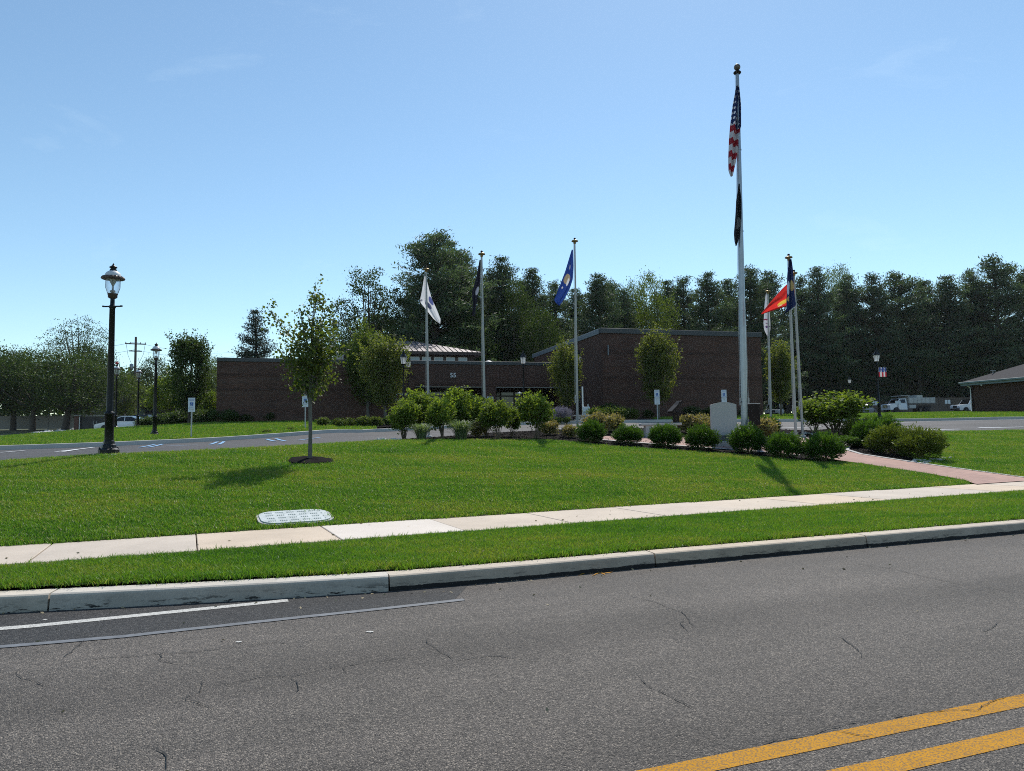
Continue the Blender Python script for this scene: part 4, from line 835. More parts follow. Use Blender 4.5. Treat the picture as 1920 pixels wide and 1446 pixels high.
flag('flag', 'royal blue flag with gold and white emblem', 1077, 27.5, [(1072, 468), (1060, 508), (1046, 545), (1039, 562), (1041, 566), (1048, 573)], [(1074.5, 468), (1075, 500), (1074, 524), (1069, 540), (1060, 558), (1049, 573)], clothmat('flag_blue', plain((.022, .055, .24), [(.45, .50, .32, .09, (.38, .30, .20)), (.62, .55, .1, .07, (.7, .7, .72)), (.5, .3, .08, .04, (.5, .5, .6)), (.3, .66, .07, .02, (.6, .6, .65))]), .45), .05, 1.5, .3, .02)
flag('flag', 'navy blue flag with gold emblem', 1479, 24.8, [(1476.5, 488), (1473, 525), (1472, 545), (1471, 565), (1471, 582), (1466, 590)], [(1480.5, 488), (1484, 520), (1486, 545), (1488, 560), (1490, 574), (1474, 586)], clothmat('flag_navy', plain((.016, .026, .085), [(.65, .47, .22, .10, (.34, .27, .12)), (.15, .52, .16, .13, (.35, .42, .55)), (.2, .72, .15, .05, (.3, .25, .12))]), .25), .06, 1.6, 1.2, -.16)
flag('flag', 'bright red flag with gold emblem streaming from a slim pole', 1490, 27.2, [(1485, 525), (1472, 537), (1452, 559), (1436, 578), (1428, 588)], [(1489, 525), (1490, 545), (1484, 571), (1448, 583), (1430, 589)], clothmat('flag_red', plain((.62, .035, .03), [(.62, .52, .13, .12, (.65, .42, .06)), (.75, .6, .05, .05, (.6, .5, .3))]), .6), .05, 1.2, .2, .06)
flag('flag', 'white flag with dark red lettering bands hanging straight', 1440, 31, [(1437, 546), (1434, 575), (1432, 605), (1433, 618), (1439, 631)], [(1441, 546), (1442.5, 575), (1443.5, 600), (1444.5, 618), (1442, 631)], clothmat('flag_pale', plain((.60, .61, .66), [(.4, .62, .5, .018, (.25, .05, .1)), (.55, .78, .4, .03, (.14, .08, .2)), (.5, .7, .3, .012, (.2, .1, .2))]), .4), .05, 1.3, .8, .02)

# reserved parking signs
def psign(px, Y, py_top, label, plates=2, base=None):
    b = gp(px, Y); H = at(px, py_top, Y).z - b.z; t = thing('parking_sign', label, 'sign', b, 0, 'reserved parking signs')
    MB().box((0, .025, H / 2 - .15), (.055, .03, H + .25)).obj('post', M['galv'], t); w, h1 = .31, .46
    pl = MB().box((0, 0, H - h1 / 2), (w, .006, h1), 0, .0).obj('plate', M['signwhite'], t)
    MB().box((0, -.005, H - .285), (.155, .004, .155)).obj('blue_square', M['signblue'], pl)
    ic = MB(); ic.lathe([(.001, 0), (.011, 0), (.011, .003), (.001, .003)], 8, (0, 0, 0)); v = [(-p[0] - .008, -.0095 - p[2], H - .235 + p[1]) for p in ic.v]; ic.v = v
    ic.tube([(-.008, -.0095, H - .25), (-.004, -.0095, H - .295), (.028, -.0095, H - .297), (.042, -.0095, H - .335)], .008, 4); ic.tube([(-.02 + .036 * math.cos(a), -.0095, H - .315 + .036 * math.sin(a)) for a in [x * .45 + 1.9 for x in range(10)]], .006, 4); ic.obj('wheelchair_symbol', M['signwhite'], pl)
    text('lettering', 'RESERVED', .058, M['signblue'], pl, (0, -.005, H - .085), (math.pi / 2, 0, 0), .001); text('lettering', 'PARKING', .058, M['signblue'], pl, (0, -.005, H - .15), (math.pi / 2, 0, 0), .001)
    MB().box((0, -.005, H - .42), (.22, .003, .02)).obj('printed_line', M['signblue'], pl)
    h2 = .17 if plates == 1 else .42
    p2 = MB().box((0, 0, H - h1 - .012 - h2 / 2), (w, .006, h2)).obj('lower_plate', M['signwhite'], t)
    for k in range(2 if plates == 1 else 5): MB().box((0, -.005, H - h1 - .06 - k * .075), (.2 - .03 * (k % 2), .003, .03)).obj('printed_line', M['galv'], p2)
psign(358.5, 32, 746, 'reserved parking sign on the grass near the columnar tree and striped stalls', 1); psign(572, 36.5, 740, 'reserved parking sign behind the young maple trunk', 1)
psign(1233.5, 43, 731, 'tall reserved parking sign behind the stone bench, before the brick wall'); psign(1359.5, 43, 731, 'reserved parking sign rising behind the granite monument')
def tag_post(px, Y, label):
    b = gp(px, Y); t = thing('stall_sign', label, 'sign', b, 0, 'small twin-plate stall signs')
    MB().box((0, .03, .7), (.09, .04, 1.5)).obj('post', M['bark'], t)
    for s in (-1, 1): MB().box((s * .19, 0, 1.45), (.32, .02, .5), 0, .01).obj('plate', M['signwhite'], t)
for px, Y in ((1642.5, 90), (1686, 90), (1779.5, 92)): tag_post(px, Y, 'small sign with two white plates in front of the pines')
# granite monument seen from behind
b = gp(1357, 23.6); t = thing('granite_monument', 'grey granite tablet with curved top on a low plinth beside the tall flagpole', 'monument', (b.x, b.y, b.z - .02), -.12)
arc = [(-.41, 0), (.41, 0), (.41, 1.02)] + [(.41 - .82 * k / 12, 1.02 + .09 * math.sin(math.pi * k / 12)) for k in range(1, 12)] + [(-.41, 1.02)]
MB().prism(arc, -.11, .11).obj('tablet', M['granite'], t, (0, 0, .34)); MB().box((0, 0, .24), (1.05, .5, .22), 0, .02).obj('plinth', M['stone_dark'], t); MB().box((0, 0, .04), (1.5, .85, .24), 0, .02).obj('step', M['granite'], t)
# slanted information panels
def panel(px, Y, rz, label, w=.75, slope=.75, hgt=1.0, d=.28):
    b = gp(px, Y); t = thing('information_panel', label, 'panel', b, rz)
    MB().box((-.14, 0, hgt / 2 - .1), (.09, .09, hgt + .1), 0, .01).box((.14, 0, hgt / 2 - .1), (.09, .09, hgt + .1), 0, .01).obj('pedestal', M['bronze'], t)
    MB().prism([(-d, -d * slope), (d, d * slope), (d - .05, d * slope + .06), (-d - .05, -d * slope + .06)], -w / 2, w / 2, 'x').obj('panel_tray', M['bronze'], t, (0, 0, hgt + .1))
    MB().prism([(-d + .04, -d * slope + .09), (d - .09, d * slope + .045), (d - .09, d * slope + .055), (-d + .04, -d * slope + .1)], -w / 2 + .04, w / 2 - .04, 'x').obj('face', M['bronze'], t, (0, 0, hgt + .1))
panel(1268, 25.5, R(-78), 'slanted bronze information panel seen edge-on beside the stone bench', .42, .95, .95, .2)
b = gp(1415, 24.6); t = thing('information_panel', 'dark upright bronze information panel just right of the tall flagpole', 'panel', b, .05)
MB().box((0, 0, .28), (.12, .1, .75), 0, .01).obj('pedestal', M['bronze'], t); MB().box((0, 0, .98), (.40, .07, .72), 0, .01).obj('panel_tray', M['bronze'], t); MB().box((0, -.005, 1.357), (.42, .1, .03), 0, .005).obj('lit_top_edge', M['alu_dull'], t)  # pale strip on top stands in for light on the panel's upper edge
# stone bench, plaque stone, utilities
b = gp(1238, 25.2); t = thing('stone_bench', 'backless concrete bench with thick slab seat behind the clipped yews', 'bench', b, .06)
MB().box((0, 0, .46), (1.45, .42, .09), 0, .015).obj('seat', M['concrete'], t)
for s in (-1, 1): MB().box((s * .45, 0, .2), (.22, .34, .46), 0, .015).obj('leg', M['concrete'], t)
b = gp(1477, 23.4); r = np.random.default_rng(3); mb = MB(); mb.add([(-.22, -.16, -.05), (.22, -.18, -.05), (.2, .16, -.05), (-.2, .18, -.05), (-.2, -.12, .22), (.16, -.14, .34), (.14, .12, .38), (-.17, .13, .26)], [(3, 2, 1, 0), (4, 5, 6, 7), (0, 1, 5, 4), (1, 2, 6, 5), (2, 3, 7, 6), (3, 0, 4, 7)])
tag(mb.obj('plaque_stone', M['stone_dark'], None, (b.x, b.y, b.z)), 'small dark wedge-shaped stone beside the flagpole footings', 'stone')
b = gp(1100, 44.5); t = thing('utility_box', 'pale utility box on a post behind the blue flag pole', 'utility box', (b.x, b.y, b.z), .05)
MB().box((0, 0, .75), (.42, .3, .34), 0, .02).obj('cabinet', M['signwhite'], t); MB().prism([(-.2, .58), (.2, .58), (.04, .2), (-.04, .2)], -.1, .1).obj('skirt', M['signwhite'], t); MB().tube([(0, 0, -.1), (0, 0, .5)], .05, 8).obj('post', M['galv'], t)
MB().tube([(-.2, .1, -.1), (-.2, .1, 2.2)], .05, 8).obj('vent_pipe', M['white'], t); MB().tube([(.12, 0, .9), (.12, 0, 1.08)], .05, 8).obj('stub', M['galv'], t)
b = gp(1094, 42.6); t = thing('planter_wall', 'short stone planter wall with pale cap by the entrance beds', 'wall', b, .1)
for rr2 in range(2):
    for k in range(4): MB().box((-.4 + .27 * k + .06 * rr2, 0, .1 + .2 * rr2), (.26, .3, .19), 0, .02).obj('stone', M['stone'], t)
MB().box((.03, 0, .43), (1.3, .4, .07), 0, .01).obj('cap', M['concrete'], t)
b = gp(975, 49); t = thing('path_light', 'dark bollard light with bright flat top in the entrance', 'light', b)
MB().lathe([(.08, -.1), (.08, .02), (.035, .06), (.035, 1.75), (.05, 1.8)], 10).obj('post', M['black'], t); MB().lathe([(.1, 1.8), (.16, 1.82), (.14, 1.93), (.02, 1.98)], 12).obj('cap', M['hoodwhite'], t)
# lid of an in-ground box in the lawn
c1, c2, c3 = Vector(hit(487, 977)), Vector(hit(617, 969)), Vector(hit(552, 962)); cc = (c1 + c2) / 2; cz = gz(cc.x, cc.y)
L_ = (c2 - c1).length; ax = math.atan2((c2 - c1).y, (c2 - c1).x); t = thing('in_ground_box', 'pale oblong perforated lid set in the lawn beside the sidewalk', 'lid', (cc.x, cc.y, cz + .035), ax)
sx = gz(cc.x + .3 * math.cos(ax + 1.571), cc.y + .3 * math.sin(ax + 1.571)) - gz(cc.x - .3 * math.cos(ax + 1.571), cc.y - .3 * math.sin(ax + 1.571)); t.rotation_euler = (math.atan2(sx, .6), 0, ax)
wd = .82; rd = .26
def stad(L, w, r): return [(sx_ * (L / 2 - r) + r * math.cos(a), sy_ * (w / 2 - r) + r * math.sin(a)) for sx_, sy_, a0 in ((1, 1, 0), (-1, 1, 90), (-1, -1, 180), (1, -1, 270)) for a in [R(a0 + 15 * k) for k in range(7)]]
MB().prism(stad(L_ + .08, wd + .08, rd + .04), -.14, -.005, 'z').obj('rim', M['concrete'], t); lid = MB().prism(stad(L_, wd, rd), -.1, .012, 'z').obj('lid', M['lid'], t)
sm_ = MB().box((0, 0, 0), (.016, .045, .006)).mesh('slot', M['lidslot'])
for a in range(6):
    for rw in range(4):
        for k in range(4):
            x = -L_ * .40 + a * .16 * L_ + k * .031; y = -wd * .33 + rw * wd * .22
            if abs(x) < L_ / 2 - .08: link('slot', sm_, lid, (x, y, .0145))

# utility pole and wires
b = gp(251, 98); t = thing('utility_pole', 'wooden utility pole with crossarms behind the left lamp posts', 'utility pole', b, .4)
H = at(251, 632, 98).z - b.z; MB().tube([(0, 0, -.3), (0, 0, H)], [.2, .14], 10).obj('pole', M['wood'], t)
for z, w in ((H - 1.0, 2.6), (H - 2.0, 1.6)): MB().box((0, -.2, z), (w, .12, .14)).obj('crossarm', M['wood'], t)
for x in (-1.2, -.6, .6, 1.2): MB().lathe([(.05, 0), (.07, .08), (.03, .2), (.01, .22)], 8).obj('insulator', M['galv'], t, (x, -.2, H - .93))
MB().lathe([(.2, 0), (.24, .05), (.24, .75), (.15, .82)], 10).obj('transformer', M['galv'], t, (-.45, -.1, H - 4.6))
MB().tube([(-1.2, -.2, H - .8), (-.9, -.2, H - 2.6), (-.45, -.1, H - 3.8)], .02, 4).tube([(1.2, -.2, H - .8), (1.0, -.2, H - 2.4), (.2, 0, H - 4.2)], .02, 4).obj('drop_wire', M['black'], t)
for a_, b_ in (((0, -.2, H - .75), at(-200, 690, 120)), ((0, -.2, H - .75), at(440, 660, 150)), ((0, -.2, H - 1.8), at(440, 668, 150)), ((0, -.2, H - 1.8), at(-200, 705, 120))):
    P0 = Vector(b) + Vector(a_); P1 = Vector(b_); MB().tube([P0 + (P1 - P0) * k / 10 - Vector((0, 0, 4 * .8 * (k / 10) * (1 - k / 10))) for k in range(11)], .018, 4).obj('wire', M['black'], t).matrix_parent_inverse = t.matrix_basis.inverted()

# fences, house, enclosure on the left
fx0, fx1 = gp(-160, 92), gp(412, 92)
ft = thing('vinyl_fence', 'pale tan vinyl panel fence behind the left trees', 'fence', (0, 0, 0)); npan = 16
for k in range(npan):
    a, b2 = fx0.lerp(fx1, k / npan), fx0.lerp(fx1, (k + 1) / npan); za = gz(a.x, a.y); zb2 = gz(b2.x, b2.y); mid = (a + b2) / 2
    MB().box((0, 0, 0), ((b2 - a).length - .14, .06, 1.7)).obj('panel', M['vinyl'], ft, (mid.x, mid.y, (za + zb2) / 2 + .9), math.atan2(b2.y - a.y, b2.x - a.x)); MB().box((0, 0, 0), (.14, .14, 2.0), 0, .02).obj('post', M['vinyl'], ft, (a.x, a.y, za + .95))
h0 = gp(128, 104); t = thing('siding_house', 'small house with green clapboard siding and grey roof behind the fence', 'house', (h0.x, h0.y, h0.z - .3), .12); Lh = 9.6
MB().box((Lh / 2, 3, 1.75), (Lh, 6, 3.5)).obj('wall', M['siding'], t)
for k in range(17): MB().box((Lh / 2, -.02, .15 + .2 * k), (Lh, .04, .02)).obj('clapboard', M['siding'], t)
MB().prism([(-.5, 3.45), (3, 5.4), (6.5, 3.45), (6.5, 3.3), (-.5, 3.3)], -.4, Lh + .4, 'x').obj('roof', M['shingle'], t); MB().box((1.1, -.3, 4.3), (2.0, .3, 1.5)).obj('dormer', M['siding_cream'], t)
for px_ in (3.2, 7.6):
    w_ = MB().box((px_, -.05, 2.1), (1.0, .08, 1.3), 0, .01).obj('window', M['white'], t); MB().box((px_, -.1, 2.1), (.8, .03, 1.1)).obj('pane', M['glass_dark'], w_)
h0 = gp(243, 108); t = thing('low_garage', 'low grey garage with shallow roof behind the small bright tree', 'garage', (h0.x, h0.y, h0.z - .3), .05)
MB().box((4.5, 3, 1.3), (9, 6, 2.6)).obj('wall', pm('grey_siding', (.16, .17, .19), .6), t); MB().prism([(-.4, 2.6), (3, 3.7), (6.4, 2.6), (6.4, 2.5), (-.4, 2.5)], -.3, 9.3, 'x').obj('roof', M['shingle'], t); MB().box((.35, -.03, 2.2), (1.1, .06, 1.6)).obj('side_wall', M['siding_cream'], t)
e0 = gp(141, 84); t = thing('bin_enclosure', 'dark double gate between brick piers with pale caps', 'enclosure', (e0.x, e0.y, e0.z - .1), .08)
MB().box((.25, 0, .95), (.5, .5, 1.9)).obj('pier', M['brick_plain'], t); MB().box((.25, 0, 1.95), (.62, .62, .12), 0, .02).obj('pier_cap', M['concrete'], t); MB().box((4.3, 0, .95), (.5, .5, 1.9)).obj('pier', M['brick_plain'], t); MB().box((4.3, 0, 1.95), (.62, .62, .12), 0, .02).obj('pier_cap', M['concrete'], t)
for s in (0, 1):
    gt = MB().box((1.4 + 1.8 * s, -.05, .98), (1.76, .08, 1.7)).obj('gate_leaf', M['gate'], t); MB().box((2.15 + .3 * s, -.12, 1.0), (.05, .05, .6)).obj('gate_bolt', M['alu_dull'], gt)
MB().box((2.27, .3, 1.9), (3.6, .1, .1)).obj('rail', M['alu_dull'], t); MB().tube([(.62, -.3, 0), (.62, -.3, 1.95)], .06, 8).obj('gate_post', M['white'], t)
def stones(name, pts, label, smin, smax, mat, seed):
    r = np.random.default_rng(seed); mb = MB()
    for (x, y) in pts:
        s = r.uniform(smin, smax); z = gz(x, y); n = 7; ph = r.uniform(0, 6); rad = s * r.uniform(.7, 1.2, n); top = s * r.uniform(.35, .7)
        vs = [(x + rad[k] * math.cos(ph + k * 6.283 / n), y + rad[k] * math.sin(ph + k * 6.283 / n), z - .02) for k in range(n)] + [(x + .6 * rad[k] * math.cos(ph + k * 6.283 / n), y + .6 * rad[k] * math.sin(ph + k * 6.283 / n), z + top * r.uniform(.7, 1.1)) for k in range(n)]
        mb.add(vs, [(k, (k + 1) % n, n + (k + 1) % n, n + k) for k in range(n)] + [tuple(range(n, 2 * n))])
    tag(mb.obj(name, mat), label, 'stones', None, 'stuff')
r = np.random.default_rng(8)
def scat(px0, py0, px1, py1, n, jit): return [(lambda h: (h[0] + r.normal(0, jit), h[1] + r.normal(0, jit)))(hit(px0 + (px1 - px0) * k, py0 + (py1 - py0) * k)) for k in r.random(n)]
stones('river_stones', scat(1715, 868, 1768, 859, 46, .16), 'pale river stones at the end of the right mulch bed', .05, .11, M['stone'], 1)
stones('river_stones', scat(1490, 815, 1545, 813, 50, .2), 'pale stones round the right flagpole footings', .04, .1, M['stone'], 2)
stones('river_stones', scat(705, 827, 745, 826, 16, .06), 'flat pale edging stones at the left tip of the flagpole bed', .08, .16, M['concrete'], 3)
stones('riprap_stones', scat(85, 815, 142, 806, 60, .5), 'grey riprap stones beside the dark gate', .2, .45, M['stone'], 4)
wf0, wf1 = gp(1500, 112), gp(1835, 112); ft = thing('wood_fence', 'weathered brown board fence behind the parked trucks', 'fence', (0, 0, 0)); npan = 14
for k in range(npan):
    a, b2 = wf0.lerp(wf1, k / npan), wf0.lerp(wf1, (k + 1) / npan); mid = (a + b2) / 2; MB().box((0, 0, 0), ((b2 - a).length - .1, .06, 2.6)).obj('panel', M['wood'], ft, (mid.x, mid.y, gz(mid.x, mid.y) + 1.25)); MB().box((0, 0, 0), (.16, .16, 2.9)).obj('post', M['wood'], ft, (a.x, a.y, gz(a.x, a.y) + 1.3))

# ================================================================== VEHICLES
def wheel(root, x, y, r=.34, w=.22):
    o = MB().lathe([(r * .62, -w / 2), (r * .94, -w / 2), (r, -w / 3), (r, w / 3), (r * .94, w / 2), (r * .62, w / 2)], 20).obj('wheel', M['tyre'], root, (x, y, r)); o.rotation_euler = (math.pi / 2, 0, 0)
    MB().lathe([(.02, -w * .42), (r * .6, -w * .36), (r * .62, -w * .5), (r * .62, w * .5), (r * .6, w * .36), (.02, w * .42)], 14).obj('rim', M['chrome'], o)
def prof_body(poly, w, belt, top, nar=.80):
    """side profile pulled to a car width, narrowing above the belt line"""
    def hw(z): return w / 2 * (1 - (1 - nar) * max(0, (z - belt) / (top - belt))) * (1 if z > .35 else .94)
    n = len(poly); vs = [(x, -hw(z), z) for x, z in poly] + [(x, hw(z), z) for x, z in poly]
    return MB().add(vs, [tuple(range(n)), tuple(range(2 * n - 1, n - 1, -1))] + [(i, n + i, n + (i + 1) % n, (i + 1) % n) for i in range(n)]), hw
def glass_side(root, polys, hw, mat='glass_dark', name='window'):
    for poly in polys:
        for s in (-1, 1): mb = MB(); n = len(poly); mb.add([(x, s * (hw(z) + .006), z) for x, z in poly] + [(x, s * (hw(z) - .02), z) for x, z in poly], [tuple(range(n)), tuple(range(2 * n - 1, n - 1, -1))] + [(i, (i + 1) % n, n + (i + 1) % n, n + i) for i in range(n)]); mb.obj(name, M[mat], root)
def screen(root, a, b2, hw, name):
    mb = MB(); (x0, z0), (x1, z1) = a, b2; w0, w1 = hw(z0) - .1, hw(z1) - .08; d = Vector((z1 - z0, 0, -(x1 - x0))).normalized() * .012
    if d.z < 0: d = -d
    mb.add([(x0 + d.x, -w0, z0 + d.z), (x0 + d.x, w0, z0 + d.z), (x1 + d.x, w1, z1 + d.z), (x1 + d.x, -w1, z1 + d.z)], [(0, 1, 2, 3)]); mb.obj(name, M['glass_dark'], root)
def sedan(label, loc, rz, paint):
    t = thing('sedan', label, 'car', loc, rz)
    poly = [(-2.3, .28), (-2.34, .5), (-2.25, .72), (-1.5, .88), (-1.0, .94), (-.25, 1.36), (.2, 1.44), (.8, 1.42), (1.5, 1.1), (1.75, 1.02), (2.2, 1.0), (2.32, .8), (2.33, .4), (2.25, .28)]
    mb, hw = prof_body(poly, 1.8, .95, 1.44); mb.obj('body', M[paint], t)
    glass_side(t, [[(-.85, .97), (-.2, 1.32), (.2, 1.38), (.2, .97)], [(.26, .97), (.26, 1.38), (.75, 1.36), (1.3, 1.12), (1.2, .97)]], hw); screen(t, (-.98, .97), (-.28, 1.34), hw, 'windscreen'); screen(t, (1.48, 1.12), (.85, 1.38), hw, 'rear_window')
    for x in (-1.42, 1.38):
        for s in (-.8, .8): wheel(t, x, s)
    for s in (-.62, .62): MB().box((-2.25, s, .66), (.16, .36, .12), 0, .03).obj('headlight', M['headlamp'], t); MB().box((2.29, s, .82), (.08, .4, .14), 0, .02).obj('tail_light', M['lampred'], t)
    MB().box((-2.33, 0, .48), (.06, 1.0, .2), 0, .02).obj('grille', M['blackdull'], t); return t
def suv(label, loc, rz, paint, boxy=False):
    t = thing('suv', label, 'car', loc, rz)
    poly = [(-2.3, .35), (-2.32, .8), (-2.2, 1.05), (-1.0, 1.15), (-.55 if not boxy else -.85, 1.78), (1.9, 1.8), (2.2, 1.3), (2.25, .5), (2.2, .35)] if not boxy else [(-2.0, .45), (-2.05, 1.05), (-.85, 1.12), (-.62, 1.84), (1.95, 1.86), (2.0, 1.1), (2.0, .45)]
    mb, hw = prof_body(poly, 1.9, 1.15, 1.82, .86); mb.obj('body', M[paint], t)
    glass_side(t, [[(-.8, 1.18), (-.45, 1.68), (.25, 1.7), (.25, 1.18)], [(.33, 1.18), (.33, 1.7), (1.1, 1.7), (1.1, 1.18)], [(1.18, 1.18), (1.18, 1.7), (1.75, 1.7), (1.85, 1.25)]], hw)
    screen(t, poly[3 if not boxy else 2], poly[4 if not boxy else 3], hw, 'windscreen'); screen(t, (2.0 if boxy else 2.18, 1.2), (1.96 if boxy else 1.93, 1.72), hw, 'rear_window')
    for x in (-1.4, 1.35):
        for s in (-.85, .85): wheel(t, x, s, .38, .25)
    for s in (-.65, .65): MB().box(((-2.27 if not boxy else -2.02), s, .85), (.1, .28, .2), 0, .03).obj('headlight', M['headlamp'], t); MB().box(((2.22 if not boxy else 2.01), s, .95), (.06, .16, .3), 0, .02).obj('tail_light', M['lampred'], t)
    MB().box((-2.3 if not boxy else -2.04, 0, .8), (.07, .8, .3), 0, .02).obj('grille', M['blackdull'], t); MB().box((-2.36 if not boxy else -2.12, 0, .5), (.16, 1.7, .2), 0, .04).obj('bumper', M['blackdull'], t)
    if boxy:
        o = MB().lathe([(.02, -.1), (.36, -.1), (.38, 0), (.36, .1), (.02, .1)], 16).obj('spare_wheel', M['tyre'], t, (2.14, .1, 1.0)); o.rotation_euler = (0, math.pi / 2, 0)
    return t
def pickup(label, loc, rz, paint):
    t = thing('pickup_truck', label, 'truck', loc, rz)
    poly = [(-2.8, .45), (-2.85, 1.0), (-2.7, 1.15), (-1.5, 1.25), (-.9, 1.88), (.6, 1.9), (.85, 1.3), (2.8, 1.28), (2.85, .6), (2.8, .45)]
    mb, hw = prof_body(poly, 2.0, 1.26, 1.9, .84); mb.obj('body', M[paint], t); glass_side(t, [[(-1.3, 1.3), (-.8, 1.76), (-.2, 1.78), (-.2, 1.3)], [(-.1, 1.3), (-.1, 1.78), (.5, 1.78), (.68, 1.3)]], hw); screen(t, (-1.48, 1.28), (-.92, 1.84), hw, 'windscreen')
    for x in (-1.8, 1.75):
        for s in (-.88, .88): wheel(t, x, s, .4, .27)
    for s in (-.7, .7): MB().box((-2.8, s, .98), (.1, .36, .2), 0, .02).obj('headlight', M['headlamp'], t)
    MB().box((-2.84, 0, .9), (.08, .9, .3), 0, .02).obj('grille', M['blackdull'], t); return t
def dump_truck(label, loc, rz):
    t = thing('dump_truck', label, 'truck', loc, rz)
    poly = [(-3.3, .55), (-3.35, 1.2), (-3.2, 1.35), (-2.2, 1.45), (-1.75, 2.1), (-.75, 2.12), (-.7, 1.2), (-.7, .55)]
    mb, hw = prof_body(poly, 2.05, 1.45, 2.12, .86); mb.obj('cab', M['carwhite'], t); glass_side(t, [[(-2.1, 1.5), (-1.7, 1.98), (-.95, 2.0), (-.95, 1.5)]], hw); screen(t, (-2.18, 1.48), (-1.77, 2.06), hw, 'windscreen')
    bm_ = pm('faded_white_steel', (.45, .45, .42), .6, .25, 3); bd = MB().box((1.45, 0, 1.45), (4.0, 2.3, .1)).obj('dump_bed', bm_, t)
    for s in (-1.15, 1.15):
        MB().box((1.45, s, 1.85), (4.0, .06, .7)).obj('side_board', bm_, bd)
        for k in range(7): MB().box((-.45 + .63 * k, s * 1.03, 1.85), (.08, .08, .76)).obj('stake', bm_, bd)
    MB().box((3.45, 0, 1.85), (.07, 2.3, .8)).obj('tailgate', bm_, bd); MB().box((-.5, 0, 2.0), (.08, 2.3, 1.0)).obj('headboard', bm_, bd); MB().box((-1.0, 0, 2.5), (1.3, 2.3, .07)).obj('cab_shield', bm_, bd); MB().box((1.2, 0, 2.35), (.9, 2.1, .45)).obj('load_box', bm_, bd)
    MB().box((1.2, 0, .95), (4.4, .8, .35)).obj('chassis', M['blackdull'], t)
    for s in (-1.0, 1.0): wheel(t, -2.4, s, .45, .3); wheel(t, 2.1, s, .45, .45); MB().box((0, s * 1.0, .95), (1.0, .4, .5), 0, .02).obj('tool_box', bm_, t)
    for s in (-.75, .75): MB().box((-3.34, s, 1.1), (.08, .34, .22), 0, .02).obj('headlight', M['headlamp'], t)
    MB().box((-3.38, 0, 1.05), (.08, 1.0, .4)).obj('grille', M['chrome'], t); return t
def onground(px, Y): return gp(px, Y)
p = onground(236, 64); sedan('white sedan parked by the dark gate, half hidden by the big lamp post', (p.x, p.y, p.z - .02), .10, 'carwhite')
p = onground(272, 79); pickup('black pickup truck parked behind the white sedan', (p.x, p.y, p.z), .08, 'carblack')
p = onground(1453, 98); suv('white boxy off-road car seen past the corner of the brick building', (p.x, p.y, p.z), R(62), 'carwhite', True)
p = onground(1622, 97); sedan('silver sedan parked behind the viburnum by the pines', (p.x, p.y, p.z), R(48) + math.pi, 'carsilver')
p = onground(1703, 101); dump_truck('white stake-side dump truck parked in front of the pines', (p.x, p.y, p.z), .12)
p = onground(1822, 98); suv('white sport utility car half hidden by the hip-roofed building', (p.x, p.y, p.z), .1, 'carwhite')

# ================================================================== VEGETATION
def pine_proto(seed, H=20., Rb=4.6, z0=.12, mat='l_pine', per=18, needle=.38, droop=0., dens=1.5):
    r = np.random.default_rng(seed); tb = MB(); tb.tube([(0, 0, -.3), (.1, .05, H * .5), (0, 0, H * .97)], [.36, .22, .04], 9, False); P = []; A = []; T = []
    z = H * z0
    while z < H * .985:
        f = (z / H - z0) / (1 - z0); prof = (1 - f) ** .78 * (.75 + .25 * min(1, f * 5)) * (1 + .10 * math.sin(z * 1.9 + seed)) if droop == 0 else (1 - f) ** .9
        nb = r.integers(6, 9)
        for k in range(nb):
            a = r.uniform(0, 6.283); Lb = Rb * prof * r.uniform(.5, 1.2) + .25; el = r.uniform(.0, .35) - droop + .6 * f
            d = np.array([math.cos(a) * math.cos(el), math.sin(a) * math.cos(el), math.sin(el)]); s = np.array([0, 0, z]); e = s + d * Lb
            if Lb > 1.2: tb.tube([s, s + d * Lb * .5 - np.array([0, 0, .05 * Lb]), e], [.05 + .012 * Lb, .035, .012], 4, False)
            nt_ = max(2, int(Lb / .42 * dens)); sd_ = np.cross(d, [0, 0, 1])
            for j in range(nt_):
                fr = .25 + .75 * (j + r.random()) / nt_; wid = .36 * Lb * (1 - .55 * fr) + .12
                c = s + d * Lb * fr + sd_ * r.uniform(-1, 1) * wid + np.array([0, 0, r.normal(0, .10) + .35 * fr * fr])
                P.append(c + r.normal(size=(per, 3)) * np.array([.30, .30, .12])); A.append(np.tile(d * .6 + np.array([0, 0, .55 - droop]), (per, 1))); T.append(np.full(per, r.random() * .8))
        z += H * r.uniform(.030, .048)
    P = np.concatenate(P); return tb, leaf_mesh('crown', P, np.random.default_rng(seed).uniform(.7, 1.25, len(P)) * needle, M[mat], .24, seed, np.concatenate(A), .75, .1, np.concatenate(T))
